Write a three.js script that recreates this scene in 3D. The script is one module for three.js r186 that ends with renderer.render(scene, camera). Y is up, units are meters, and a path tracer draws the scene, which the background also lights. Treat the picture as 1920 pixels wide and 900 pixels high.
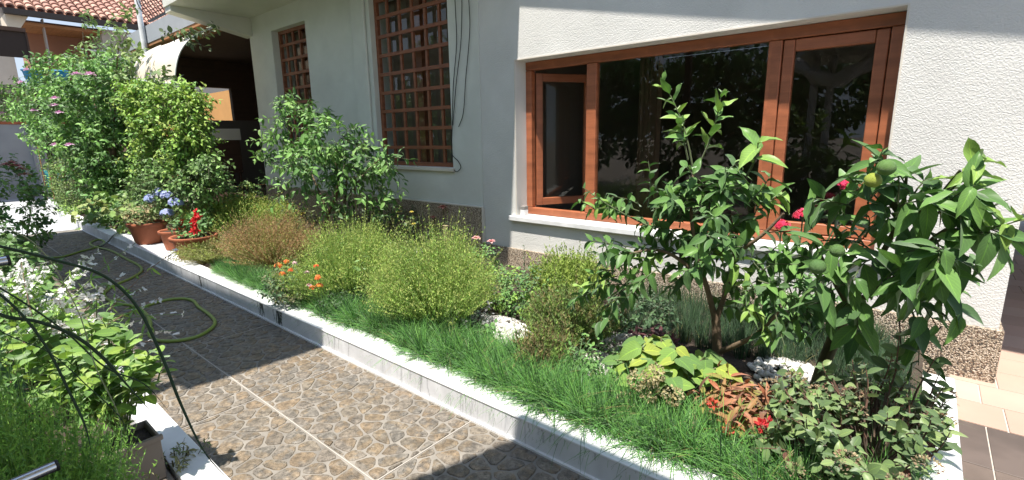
import * as THREE from 'three';
import { RoundedBoxGeometry } from 'three/addons/geometries/RoundedBoxGeometry.js';
import { mergeGeometries } from 'three/addons/utils/BufferGeometryUtils.js';

// ------------------------------------------------------------------ camera, sky, sun, exposure
const scene = new THREE.Scene();
const V = (x, y, z) => new THREE.Vector3(x, y, z);
const D2R = Math.PI / 180;
const CAM = { h: 1.55, pitch: 11.83 * D2R, roll: -0.888 * D2R, yaw: 39.98 * D2R, f: 924.1 };
const cf = V(-Math.sin(CAM.yaw) * Math.cos(CAM.pitch), -Math.sin(CAM.pitch), -Math.cos(CAM.yaw) * Math.cos(CAM.pitch));
const cr0 = V(Math.cos(CAM.yaw), 0, -Math.sin(CAM.yaw));
const cu0 = cr0.clone().cross(cf);
const cr = cr0.clone().multiplyScalar(Math.cos(CAM.roll)).addScaledVector(cu0, Math.sin(CAM.roll));
const cu = cr.clone().cross(cf);
const eye = V(0, CAM.h, 0);
const camera = new THREE.PerspectiveCamera(51.93, 1024 / 480, 0.05, 400);
camera.position.copy(eye); camera.up.copy(cu); camera.lookAt(eye.clone().add(cf));
scene.add(camera);

const renderer = new THREE.WebGLRenderer({ antialias: true });
renderer.setSize(1024, 480);
renderer.toneMapping = THREE.LinearToneMapping;
renderer.toneMappingExposure = 2.05;
renderer.shadowMap.enabled = true;

const sunDir = V(0.067, 1, 0.34).normalize();
const sun = new THREE.DirectionalLight(0xfff7ec, 4.8);
sun.position.copy(sunDir).multiplyScalar(40); sun.target.position.set(-5, 0, -3);
sun.position.add(sun.target.position);
sun.castShadow = true; sun.shadow.radius = 1.6;
sun.shadow.camera.left = -20; sun.shadow.camera.right = 20; sun.shadow.camera.top = 20; sun.shadow.camera.bottom = -20; sun.shadow.camera.far = 90;
sun.shadow.mapSize.set(4096, 4096);
scene.add(sun, sun.target);
{ // clear summer sky: pale at the horizon, blue overhead, a soft bright area round the sun
  const w = 128, h = 64, a = new Float32Array(w * h * 4);
  for (let j = 0; j < h; j++) for (let i = 0; i < w; i++) {
    const el = ((j + 0.5) / h - 0.5) * Math.PI, az = ((i + 0.5) / w - 0.5) * 2 * Math.PI;
    const d = V(Math.cos(el) * Math.cos(az), Math.sin(el), Math.cos(el) * Math.sin(az));
    const t = Math.pow(Math.max(0, Math.sin(el)), 0.55), s = Math.pow(Math.max(0, d.dot(sunDir)), 12) * 0.35;
    const k = (j * w + i) * 4, q = 0.88;
    a[k] = (0.47 * (1 - t) + 0.2 * t + s) * q; a[k + 1] = (0.54 * (1 - t) + 0.29 * t + s) * q; a[k + 2] = (0.62 * (1 - t) + 0.47 * t + s) * q; a[k + 3] = 1;
  }
  const t = new THREE.DataTexture(a, w, h, THREE.RGBAFormat, THREE.FloatType);
  t.mapping = THREE.EquirectangularReflectionMapping; t.magFilter = THREE.LinearFilter; t.minFilter = THREE.LinearFilter; t.needsUpdate = true;
  scene.background = t; scene.environment = t;
}

// ------------------------------------------------------------------ pixels of the photograph (1920 x 900) to points in the place
const ray = (x, y) => cf.clone().addScaledVector(cr, (x - 960) / CAM.f).addScaledVector(cu, -(y - 450) / CAM.f);
const gnd = (x, y, h = 0) => { const d = ray(x, y); return eye.clone().addScaledVector(d, (h - CAM.h) / d.y); };
const onZ = (x, y, z) => { const d = ray(x, y); return eye.clone().addScaledVector(d, z / d.z); };
const onX = (x, y, X) => { const d = ray(x, y); return eye.clone().addScaledVector(d, X / d.x); };
const far = (x, y, m) => eye.clone().addScaledVector(ray(x, y).normalize(), m);

// ------------------------------------------------------------------ random numbers, textures, materials
let seed = 7;
const rnd = () => { seed |= 0; seed = seed + 0x6D2B79F5 | 0; let t = Math.imul(seed ^ seed >>> 15, 1 | seed); t = t + Math.imul(t ^ t >>> 7, 61 | t) ^ t; return ((t ^ t >>> 14) >>> 0) / 4294967296; };
const rr = (a, b) => a + (b - a) * rnd();
const gauss = () => (rnd() + rnd() + rnd() - 1.5) * 1.15;
const pick = a => a[Math.floor(rnd() * a.length)];
function lattice(n, s) { seed = s; const g = new Float32Array(n * n); for (let i = 0; i < n * n; i++) g[i] = rnd(); return (u, v) => { const x = u * n, y = v * n, i = Math.floor(x), j = Math.floor(y), fx = x - i, fy = y - j, sx = fx * fx * (3 - 2 * fx), sy = fy * fy * (3 - 2 * fy), q = (a, b) => g[(((b % n) + n) % n) * n + ((a % n) + n) % n]; return (q(i, j) * (1 - sx) + q(i + 1, j) * sx) * (1 - sy) + (q(i, j + 1) * (1 - sx) + q(i + 1, j + 1) * sx) * sy; }; }
function fbm(n0, oct, s) { const L = []; for (let o = 0; o < oct; o++) L.push(lattice(n0 << o, s + o * 17)); return (u, v) => { let a = 0, w = 0.5, t = 0; for (const l of L) { a += l(u, v) * w; t += w; w *= 0.55; } return a / t; }; }
function tex(size, fn, srgb, rep = 1, h = size) {
  const d = new Uint8Array(size * h * 4);
  for (let j = 0; j < h; j++) for (let i = 0; i < size; i++) { const c = fn((i + 0.5) / size, (j + 0.5) / h), k = (j * size + i) * 4; d[k] = Math.max(0, Math.min(255, c[0] * 255)); d[k + 1] = Math.max(0, Math.min(255, c[1] * 255)); d[k + 2] = Math.max(0, Math.min(255, c[2] * 255)); d[k + 3] = 255; }
  const t = new THREE.DataTexture(d, size, h); t.wrapS = t.wrapT = THREE.RepeatWrapping; t.magFilter = THREE.LinearFilter; t.minFilter = THREE.LinearMipmapLinearFilter; t.generateMipmaps = true;
  if (srgb) t.colorSpace = THREE.SRGBColorSpace; t.repeat.set(rep, rep); t.needsUpdate = true; return t;
}
const lin = (r, g, b) => new THREE.Color().setRGB(r, g, b);
const std = (c, o = {}) => new THREE.MeshStandardMaterial({ color: Array.isArray(c) ? lin(...c) : c, roughness: 0.85, side: THREE.DoubleSide, ...o });
const smooth = (a, b, x) => { const t = Math.max(0, Math.min(1, (x - a) / (b - a))); return t * t * (3 - 2 * t); };

// stucco: fine trowelled grain
const nA = fbm(32, 4, 11), nB = fbm(6, 4, 23), nC = fbm(64, 3, 37), nD = fbm(16, 5, 53);
const stuccoBump = tex(512, (u, v) => { const a = nA(u, v) * 0.75 + nC(u, v * 1) * 0.25; const k = smooth(0.35, 0.66, a); return [k, k, k]; }, false, 4.3);
const blotch = (lo, hi, f = nB) => tex(256, (u, v) => { const k = lo + (hi - lo) * f(u, v); return [k, k, k]; }, true, 0.37);
const wallBlotch = tex(256, (u, v) => { const k = 0.93 + 0.09 * (nB(u, v) - 0.5) + 0.05 * (nD(u, v) - 0.5); return [k, k * 0.997, k * 0.985]; }, true, 0.29);
const M = {};
M.white = std([0.74, 0.745, 0.74], { map: wallBlotch, bumpMap: stuccoBump, bumpScale: 0.0014, roughness: 0.95 });
const smoothBump = tex(256, (u, v) => { const k = nD(u, v); return [k, k, k]; }, false, 0.8);
M.mint = std([0.72, 0.745, 0.72], { map: wallBlotch, bumpMap: smoothBump, bumpScale: 0.004, roughness: 0.9 });
M.trim = std([0.72, 0.68, 0.62], { map: wallBlotch, roughness: 0.9 });
M.soffit = std([0.70, 0.71, 0.66], { map: wallBlotch, bumpMap: smoothBump, bumpScale: 0.004, roughness: 0.95 });
// pebble-dash plinth: grains of mixed stone
const grains = (() => { const n = 128; seed = 99; const a = []; for (let i = 0; i < n * n; i++) a.push([rnd(), rnd(), rnd(), rnd()]); return (u, v) => { const x = u * n, y = v * n; let b = 9, c = null; for (let j = -1; j <= 1; j++) for (let i = -1; i <= 1; i++) { const X = Math.floor(x) + i, Y = Math.floor(y) + j, g = a[((Y + n) % n) * n + (X + n) % n]; const d = Math.hypot(X + g[0] - x, Y + g[1] - y); if (d < b) { b = d; c = g; } } return [b, c]; }; })();
const pebbleTex = tex(1024, (u, v) => { const [d, g] = grains(u, v), e = g[2], k = d > 0.62 ? 0.62 : 1; const c = e < 0.2 ? [0.38, 0.35, 0.32] : e < 0.45 ? [0.74, 0.69, 0.62] : e < 0.75 ? [0.64, 0.59, 0.52] : e < 0.9 ? [0.82, 0.78, 0.72] : [0.5, 0.42, 0.36]; return c.map(q => q * k); }, true, 1);
const pebbleBump = tex(1024, (u, v) => { const [d] = grains(u, v), k = Math.max(0, 1 - d * 1.2); return [k, k, k]; }, false, 1);
M.plinth = std([1.0, 0.97, 0.93], { map: pebbleTex, bumpMap: pebbleBump, bumpScale: 0.006, roughness: 0.9 });
// painted / stained timber
const woodTex = tex(256, (u, v) => { const k = 0.82 + 0.3 * (lattW(u * 0.25, v * 4) - 0.5) + 0.12 * (nD(u, v) - 0.5); return [k, k * 0.97, k * 0.94]; }, true, 1.0);
function lattW(u, v) { return nB(u, v) * 0.6 + nA(u, v) * 0.4; }
M.frame = std([0.52, 0.185, 0.09], { map: woodTex, roughness: 0.42 });
M.grille = std([0.36, 0.135, 0.07], { map: woodTex, roughness: 0.55 });
M.glass = new THREE.MeshPhysicalMaterial({ color: lin(0.86, 0.9, 0.88), roughness: 0.01, transmission: 1, thickness: 0, ior: 1.52, specularIntensity: 1, side: THREE.DoubleSide });
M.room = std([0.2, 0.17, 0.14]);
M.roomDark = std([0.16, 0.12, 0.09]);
M.curtain = std([0.17, 0.11, 0.065], { roughness: 0.95 });
M.black = std([0.012, 0.012, 0.012], { roughness: 0.6 });
M.concrete = std([0.47, 0.49, 0.52], { map: blotch(0.72, 1.1), bumpMap: smoothBump, bumpScale: 0.003, roughness: 0.9 });
// pavement
const stoneBump = tex(512, (u, v) => { const k = nD(u, v) * 0.7 + nC(u, v) * 0.3; return [k, k, k]; }, false, 2.2);
const stoneTints = [[0.198, 0.168, 0.13], [0.195, 0.172, 0.14], [0.185, 0.167, 0.142], [0.205, 0.178, 0.138], [0.18, 0.168, 0.148], [0.20, 0.175, 0.145]];
const stoneMaps = [0, 1, 2].map(q => tex(256, (u, v) => { const a = nD((u + q * 0.31) % 1, (v + q * 0.17) % 1), b = nA((u + q * 0.13) % 1, v), c = nB((u + q * 0.4) % 1, v); const k = 0.66 + 0.5 * (a - 0.28) + 0.28 * (b - 0.5); const warm = smooth(0.45, 0.65, c); const dk = b > 0.68 ? 0.72 : 1; return [k * (0.97 + 0.05 * warm) * dk, k * 0.95 * dk, k * (0.93 - 0.07 * warm) * dk]; }, true, 3.1));
M.stones = [...stoneTints, ...stoneTints].map((c, i) => std(c.map(v => v * (i < 6 ? 0.85 : 0.98)).map((v, q) => (v * 0.75 + 0.045) * [1.62, 1.62, 1.58][q]), { map: stoneMaps[i % 3], bumpMap: stoneBump, bumpScale: 0.008, roughness: 0.62 }));
M.groutBed = std([0.25, 0.23, 0.2], { map: blotch(0.75, 1.1, nD), bumpMap: stoneBump, bumpScale: 0.002, roughness: 0.85 });
M.groutLine = std([0.42, 0.39, 0.35], { roughness: 0.9 });
// kerb: grey paint on the face with drips, white paint on the top
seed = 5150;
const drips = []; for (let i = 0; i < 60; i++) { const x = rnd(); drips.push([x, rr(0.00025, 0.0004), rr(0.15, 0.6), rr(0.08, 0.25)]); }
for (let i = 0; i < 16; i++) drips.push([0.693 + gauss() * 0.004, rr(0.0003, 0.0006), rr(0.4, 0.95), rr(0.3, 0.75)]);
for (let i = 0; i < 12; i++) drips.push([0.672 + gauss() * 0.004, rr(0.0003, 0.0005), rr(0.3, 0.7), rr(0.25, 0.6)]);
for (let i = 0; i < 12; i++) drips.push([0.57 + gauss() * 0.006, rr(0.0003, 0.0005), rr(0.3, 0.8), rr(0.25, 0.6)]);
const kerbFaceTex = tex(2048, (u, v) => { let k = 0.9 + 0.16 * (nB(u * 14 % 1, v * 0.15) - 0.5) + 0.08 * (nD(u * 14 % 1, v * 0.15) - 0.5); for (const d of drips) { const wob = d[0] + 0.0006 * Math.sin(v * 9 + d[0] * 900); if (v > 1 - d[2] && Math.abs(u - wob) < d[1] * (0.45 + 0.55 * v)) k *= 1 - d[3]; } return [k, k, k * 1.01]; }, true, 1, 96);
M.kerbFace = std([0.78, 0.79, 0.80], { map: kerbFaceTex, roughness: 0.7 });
M.kerbTop = std([0.78, 0.79, 0.80], { map: blotch(0.86, 1.03, nD), bumpMap: smoothBump, bumpScale: 0.003, roughness: 0.8 });
M.soil = std([0.075, 0.055, 0.04], { map: blotch(0.5, 1.25, nD), bumpMap: stoneBump, bumpScale: 0.02, roughness: 1 });
M.ground = std([0.27, 0.24, 0.2], { map: blotch(0.8, 1.1), roughness: 1 });
M.pinkTile = [[0.50, 0.345, 0.285], [0.53, 0.385, 0.325], [0.46, 0.32, 0.26]].map(c => std(c, { map: wallBlotch, roughness: 0.7 }));
M.brownTile = [[0.125, 0.095, 0.08], [0.14, 0.108, 0.09], [0.115, 0.09, 0.078]].map(c => std(c, { map: blotch(0.75, 1.15, nD), roughness: 0.55 }));
M.terracotta = std([0.42, 0.135, 0.065], { map: blotch(0.75, 1.1, nD), roughness: 0.8 });
M.bark = std([0.17, 0.12, 0.075], { map: blotch(0.55, 1.25, nD), bumpMap: stoneBump, bumpScale: 0.006, roughness: 0.95 });
M.barkGreen = std([0.12, 0.115, 0.05], { map: blotch(0.6, 1.2, nD), bumpMap: stoneBump, bumpScale: 0.004, roughness: 0.9 });
M.stake = std([0.42, 0.36, 0.24], { map: woodTex, roughness: 0.9 });
M.chrome = new THREE.MeshPhysicalMaterial({ color: lin(0.62, 0.63, 0.65), metalness: 1, roughness: 0.22 });

// leaves: thin, a little light passes, a waxy coat
const veinTex = tex(64, (u, v) => { const d = Math.abs(v - 0.5), rib = d < 0.03 ? 1.22 : 1; const side = Math.abs((((u * 9 - d * 5) % 1) + 1) % 1 - 0.5) < 0.07 ? 1.14 : 1; const k = 0.64 * rib * (rib > 1 ? 1 : side); return [k, k, k * (rib > 1 ? 0.85 : 1)]; }, true, 1, 64);
const leafM = (c, o = {}) => new THREE.MeshPhysicalMaterial({ color: lin(...c), roughness: 0.92, transmission: 0.32, thickness: 0, clearcoat: 0.28, clearcoatRoughness: 0.34, side: THREE.DoubleSide, ...o });
const vleaf = (c, o) => leafM(c.map(v => v * 2.1), { map: veinTex, ...o });
const bladeM = (o = {}) => leafM([1, 1, 1], { vertexColors: true, clearcoat: 0.25, transmission: 0.3, ...o });
M.mix = bladeM();                                   // merged foliage: one tint per leaf in the vertex colours
M.mixMatte = bladeM({ clearcoat: 0.05 });
M.petal = bladeM({ clearcoat: 0, transmission: 0.35 });

// ------------------------------------------------------------------ geometry collectors
class GB {
  constructor() { this.p = []; this.n = []; this.u = []; this.c = []; this.i = []; }
  geo(g, m, col = [1, 1, 1]) {
    const P = g.attributes.position.array, N = g.attributes.normal.array, U = g.attributes.uv ? g.attributes.uv.array : null, I = g.index ? g.index.array : null, e = m.elements, b = this.p.length / 3, nv = P.length / 3;
    for (let k = 0; k < nv; k++) {
      const x = P[3 * k], y = P[3 * k + 1], z = P[3 * k + 2], a = N[3 * k], s = N[3 * k + 1], t = N[3 * k + 2];
      this.p.push(e[0] * x + e[4] * y + e[8] * z + e[12], e[1] * x + e[5] * y + e[9] * z + e[13], e[2] * x + e[6] * y + e[10] * z + e[14]);
      let nx = e[0] * a + e[4] * s + e[8] * t, ny = e[1] * a + e[5] * s + e[9] * t, nz = e[2] * a + e[6] * s + e[10] * t; const l = Math.hypot(nx, ny, nz) || 1;
      this.n.push(nx / l, ny / l, nz / l); this.u.push(U ? U[2 * k] : 0, U ? U[2 * k + 1] : 0); this.c.push(col[0], col[1], col[2]);
    }
    if (I) for (let k = 0; k < I.length; k++) this.i.push(I[k] + b); else for (let k = 0; k < nv; k++) this.i.push(k + b);
  }
  // a flat ribbon along points, width w(t), lying across side
  ribbon(pts, w, side, col) {
    const b = this.p.length / 3, n = pts.length;
    for (let k = 0; k < n; k++) {
      const a = pts[Math.max(0, k - 1)], c = pts[Math.min(n - 1, k + 1)], d = c.clone().sub(a).normalize(), s = side.clone().addScaledVector(d, -side.dot(d)).normalize(), nn = s.clone().cross(d), ww = w(k / (n - 1)) / 2;
      for (const q of [-1, 1]) { this.p.push(pts[k].x + s.x * ww * q, pts[k].y + s.y * ww * q, pts[k].z + s.z * ww * q); this.n.push(nn.x, nn.y, nn.z); this.u.push(k / (n - 1), q * 0.5 + 0.5); this.c.push(col[0], col[1], col[2]); }
      if (k) { const o = b + 2 * (k - 1); this.i.push(o, o + 1, o + 2, o + 1, o + 3, o + 2); }
    }
  }
  tri(a, b, c, col) { const n = b.clone().sub(a).cross(c.clone().sub(a)).normalize(), o = this.p.length / 3; for (const q of [a, b, c]) { this.p.push(q.x, q.y, q.z); this.n.push(n.x, n.y, n.z); this.u.push(0, 0); this.c.push(col[0], col[1], col[2]); } this.i.push(o, o + 1, o + 2); }
  tube(pts, rad, seg = 6, col = [1, 1, 1], cap = true) {
    const b = this.p.length / 3, n = pts.length; let s = null, len = 0;
    for (let k = 0; k < n; k++) {
      const d = pts[Math.min(n - 1, k + 1)].clone().sub(pts[Math.max(0, k - 1)]).normalize();
      if (!s) s = Math.abs(d.y) < 0.9 ? V(0, 1, 0).cross(d).normalize() : V(1, 0, 0).cross(d).normalize(); else s.addScaledVector(d, -s.dot(d)).normalize();
      const t = d.clone().cross(s), r = typeof rad === 'function' ? rad(k / (n - 1)) : rad; if (k) len += pts[k].distanceTo(pts[k - 1]);
      for (let q = 0; q <= seg; q++) { const a = q / seg * 2 * Math.PI, ca = Math.cos(a), sa = Math.sin(a), nx = s.x * ca + t.x * sa, ny = s.y * ca + t.y * sa, nz = s.z * ca + t.z * sa; this.p.push(pts[k].x + nx * r, pts[k].y + ny * r, pts[k].z + nz * r); this.n.push(nx, ny, nz); this.u.push(len, q / seg * 6.28 * r); this.c.push(...col); }
      if (k) for (let q = 0; q < seg; q++) { const o = b + (k - 1) * (seg + 1) + q; this.i.push(o, o + 1, o + seg + 1, o + 1, o + seg + 2, o + seg + 1); }
    }
    if (cap) for (const [k, dd] of [[0, -1], [n - 1, 1]]) { const d = pts[Math.min(n - 1, k + 1)].clone().sub(pts[Math.max(0, k - 1)]).normalize().multiplyScalar(dd), o = this.p.length / 3; this.p.push(pts[k].x, pts[k].y, pts[k].z); this.n.push(d.x, d.y, d.z); this.u.push(0, 0); this.c.push(...col); for (let q = 0; q <= seg; q++) { const z = 3 * (b + k * (seg + 1) + q); this.p.push(this.p[z], this.p[z + 1], this.p[z + 2]); this.n.push(d.x, d.y, d.z); this.u.push(0, 0); this.c.push(...col); } for (let q = 0; q < seg; q++) this.i.push(o, o + 1 + q, o + 2 + q); }
  }
  get tris() { return this.i.length / 3; }
  build() { const g = new THREE.BufferGeometry(); g.setAttribute('position', new THREE.Float32BufferAttribute(this.p, 3)); g.setAttribute('normal', new THREE.Float32BufferAttribute(this.n, 3)); g.setAttribute('uv', new THREE.Float32BufferAttribute(this.u, 2)); g.setAttribute('color', new THREE.Float32BufferAttribute(this.c, 3)); g.setIndex(this.i); return g; }
}
const names = {};
const numbered = n => { const k = names[n] = (names[n] ?? -1) + 1; return k ? n + '_' + String(k).padStart(3, '0') : n; };
function thing(name, label, category, base = V(0, 0, 0), group) { const o = new THREE.Group(); o.name = numbered(name); o.position.copy(base); o.userData = { label, category }; if (group) o.userData.group = group; scene.add(o); return o; }
const rootOf = o => { while (o.parent && o.parent !== scene) o = o.parent; return o; };
const worldPos = o => { const p = V(0, 0, 0); while (o && o !== scene) { p.add(o.position); o = o.parent; } return p; };
// a part whose geometry is given in world coordinates
function part(parent, name, g, mat, o = {}) {
  const geo = g instanceof GB ? g.build() : g; const m = new THREE.Mesh(geo, mat); m.name = name; m.castShadow = m.receiveShadow = true;
  if (parent !== scene) m.position.sub(worldPos(parent)); parent.add(m); if (o.kind) m.userData.kind = o.kind; if (o.label) m.userData.label = o.label; return m;
}
function struct(name, g, mat, kind = 'structure') { const m = new THREE.Mesh(g instanceof GB ? g.build() : g, mat); m.name = numbered(name); m.castShadow = m.receiveShadow = true; m.userData.kind = kind; scene.add(m); return m; }
function sub(parent, name) { const o = new THREE.Group(); o.name = name; parent.add(o); return o; }
// boxes with texture coordinates in metres
function uvm(g0) { const g = g0.index ? g0.toNonIndexed() : g0, P = g.attributes.position, N = g.attributes.normal, U = new Float32Array(P.count * 2); for (let k = 0; k < P.count; k += 3) { let ax = 0, ay = 0, az = 0; for (let q = 0; q < 3; q++) { ax += Math.abs(N.getX(k + q)); ay += Math.abs(N.getY(k + q)); az += Math.abs(N.getZ(k + q)); } for (let q = 0; q < 3; q++) { const x = P.getX(k + q), y = P.getY(k + q), z = P.getZ(k + q); const uv = ay >= ax && ay >= az ? [x, z] : ax >= az ? [z, y] : [x, y]; U[2 * (k + q)] = uv[0]; U[2 * (k + q) + 1] = uv[1]; } } g.setAttribute('uv', new THREE.BufferAttribute(U, 2)); return g; }
function box(x0, x1, y0, y1, z0, z1, r = 0) { const w = Math.abs(x1 - x0), h = Math.abs(y1 - y0), d = Math.abs(z1 - z0); const g = r ? new RoundedBoxGeometry(w, h, d, 2, Math.min(r, w / 2.01, h / 2.01, d / 2.01)) : new THREE.BoxGeometry(w, h, d); g.translate((x0 + x1) / 2, (y0 + y1) / 2, (z0 + z1) / 2); return uvm(g); }
function prismY(pts, y0, y1) { const s = new THREE.Shape(pts.map(([x, z]) => new THREE.Vector2(x, -z))); const g = new THREE.ExtrudeGeometry(s, { depth: y1 - y0, bevelEnabled: false }); g.rotateX(-Math.PI / 2); g.translate(0, y0, 0); return uvm(g); }
function wallXY(rect, holes, z0, z1) { const s = new THREE.Shape(rect.map(p => new THREE.Vector2(...p))); for (const h of holes) s.holes.push(new THREE.Path([[h[0], h[2]], [h[0], h[3]], [h[1], h[3]], [h[1], h[2]]].map(p => new THREE.Vector2(...p)))); const g = new THREE.ExtrudeGeometry(s, { depth: z1 - z0, bevelEnabled: false }); g.translate(0, 0, z0); return uvm(g); }

// ------------------------------------------------------------------ leaf shapes (length along +x, face up +y, unit length)
function leafGeo({ w = 0.42, bend = 0.2, fold = 0.25, rows = 6, shape = t => Math.pow(Math.sin(Math.PI * Math.pow(t, 0.82)), 0.8), wave = 0, twist = 0, curl = 0 }) {
  const p = [], u = [], idx = [];
  for (let r = 0; r <= rows; r++) {
    const t = r / rows, ww = Math.max(0.004, shape(t)) * w / 2;
    for (const s of [-1, 0, 1]) { const z = s * ww, wv = wave * Math.sin(t * 9 + s) * Math.abs(s) * 0.06; let y = fold * Math.abs(z) - bend * t * t + wv + curl * z * z; const a = twist * t * s; y += a * ww; p.push(t * (1 - bend * 0.25 * t), y, z); u.push(t, 0.5 + 0.5 * s); }
    if (r) { const o = 3 * (r - 1); for (const k of [0, 1]) idx.push(o + k, o + k + 1, o + k + 3, o + k + 1, o + k + 4, o + k + 3); }
  }
  const g = new THREE.BufferGeometry(); g.setAttribute('position', new THREE.Float32BufferAttribute(p, 3)); g.setAttribute('uv', new THREE.Float32BufferAttribute(u, 2)); g.setIndex(idx); g.computeVertexNormals(); return g;
}
const ptd = t => Math.pow(Math.sin(Math.PI * Math.pow(t, 0.74)), 0.95);
const LG = {
  citrus: [leafGeo({ w: 0.37, bend: 0.25, fold: 0.45, shape: ptd }), leafGeo({ w: 0.33, bend: 0.45, fold: 0.6, wave: 0.6, shape: ptd }), leafGeo({ w: 0.41, bend: 0.1, fold: 0.3, twist: 0.35, shape: ptd }), leafGeo({ w: 0.36, bend: 0.35, fold: 0.5, wave: 1, twist: -0.4, shape: ptd })],
  young: [leafGeo({ w: 0.4, bend: 0.5, fold: 0.8, wave: 1.2 }), leafGeo({ w: 0.44, bend: -0.2, fold: 0.7, wave: 1, twist: 0.5 })],
  broad: [leafGeo({ w: 0.72, bend: 0.28, fold: 0.2, wave: 0.5, shape: t => Math.pow(Math.sin(Math.PI * Math.pow(t, 0.68)), 0.75) }), leafGeo({ w: 0.68, bend: 0.45, fold: 0.28, wave: 0.8, shape: t => Math.pow(Math.sin(Math.PI * Math.pow(t, 0.68)), 0.75) })],
  oval: [leafGeo({ w: 0.58, bend: 0.2, fold: 0.22, rows: 5 }), leafGeo({ w: 0.52, bend: 0.36, fold: 0.3, rows: 5 }), leafGeo({ w: 0.62, bend: -0.06, fold: 0.18, rows: 5, twist: 0.3 })],
  lance: [leafGeo({ w: 0.2, bend: 0.3, fold: 0.4, rows: 5 }), leafGeo({ w: 0.24, bend: 0.55, fold: 0.3, rows: 5, twist: 0.3 })],
  tiny: [leafGeo({ w: 0.55, bend: 0.2, fold: 0.25, rows: 3 }), leafGeo({ w: 0.5, bend: 0.4, fold: 0.3, rows: 3 })],
};
const X_ = V(1, 0, 0), Y_ = V(0, 1, 0);
function orient(pos, dir, up, L, wscale = 1) { const x = dir.clone().normalize(), y = up.clone().addScaledVector(x, -up.dot(x)); if (y.lengthSq() < 1e-6) y.set(0.01, 0, 1).addScaledVector(x, -x.z); y.normalize(); const z = x.clone().cross(y); return new THREE.Matrix4().makeBasis(x.multiplyScalar(L), y.multiplyScalar(L), z.multiplyScalar(L * wscale)).setPosition(pos); }
const rdir = () => { const z = rr(-1, 1), a = rr(0, 6.2832), r = Math.sqrt(1 - z * z); return V(r * Math.cos(a), z, r * Math.sin(a)); };
const tint = (c, v) => { const k = 1 + gauss() * v, h = gauss() * v * 0.4; return [c[0] * (k + h), c[1] * k, c[2] * (k - h * 0.5)]; };
// collects leaves; the largest in view become parts of their own, the rest one joined part
class Leaves {
  constructor() { this.a = []; }
  add(g, m, mat, size) { const p = V(0, 0, 0).setFromMatrixPosition(m); this.a.push({ g, m, mat, s: size / p.distanceTo(eye) }); }
  put(parent, name = 'leaf', max = 300) {
    this.a.sort((p, q) => q.s - p.s); const off = worldPos(parent), rest = new Map();
    this.a.forEach((l, k) => {
      if (k < max) { const o = new THREE.Mesh(l.g, l.mat); o.name = name; l.m.decompose(o.position, o.quaternion, o.scale); o.position.sub(off); o.castShadow = o.receiveShadow = true; parent.add(o); }
      else { if (!rest.has(l.mat)) rest.set(l.mat, new GB()); rest.get(l.mat).geo(l.g, l.m); }
    });
    for (const [mat, gb] of rest) part(parent, 'foliage', gb, mat, { kind: 'stuff' });
  }
}
// a twig with leaves set spirally round it
function shoot(gbTwig, sink, p0, dir, len, n, L, o = {}) {
  const d = dir.clone().normalize(), pts = [], droop = o.droop ?? 0.25, N = 5, wob = rdir().multiplyScalar(len * 0.08);
  for (let k = 0; k <= N; k++) { const t = k / N; pts.push(p0.clone().addScaledVector(d, len * t).addScaledVector(Y_, -droop * len * t * t).addScaledVector(wob, Math.sin(t * 3))); }
  if (gbTwig) gbTwig.tube(pts, t => (o.r ?? 0.004) * (1 - 0.65 * t), 5, o.twigCol ?? [0.10, 0.13, 0.05], false);
  let ph = rr(0, 6.28); const start = o.start ?? 0.15;
  for (let k = 0; k < n; k++) {
    const t = start + (1 - start) * (k + 0.5) / n, q = t * N, i = Math.min(N - 1, Math.floor(q)), p = pts[i].clone().lerp(pts[i + 1], q - i), td = pts[i + 1].clone().sub(pts[i]).normalize();
    const s = (Math.abs(td.y) < 0.95 ? Y_ : X_).clone().cross(td).normalize(), s2 = td.clone().cross(s); ph += 2.4;
    const rad = s.multiplyScalar(Math.cos(ph)).addScaledVector(s2, Math.sin(ph)); const spread = o.spread ?? 1.0;
    const ld = td.clone().multiplyScalar(0.55).addScaledVector(rad, spread).addScaledVector(Y_, (o.lift ?? 0) - rr(0, o.hang ?? 0.35)).addScaledVector(rdir(), 0.18);
    const up = V(gauss() * 0.75, 1, 0.2 + gauss() * 0.75).addScaledVector(td, 0.2);
    const l = L * rr(0.72, 1.15) * (t > 0.85 ? 0.75 : 1);
    sink(orient(p, ld, up, l), l, t);
  }
  return pts;
}
const inBlob = (c, r) => { const d = rdir().multiplyScalar(Math.cbrt(rr(0.12, 1))); return V(c.x + d.x * r[0], c.y + d.y * r[1], c.z + d.z * r[2]); };
// ================================================================== the setting
const KZ = -1.76, WZ = -4.1, BED = 0.125, XR = 0.27, XL = -14;
{ const g = new THREE.PlaneGeometry(300, 300); g.rotateX(-Math.PI / 2); g.translate(-20, -0.03, 0); struct('ground', uvm(g), M.ground); }

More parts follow.
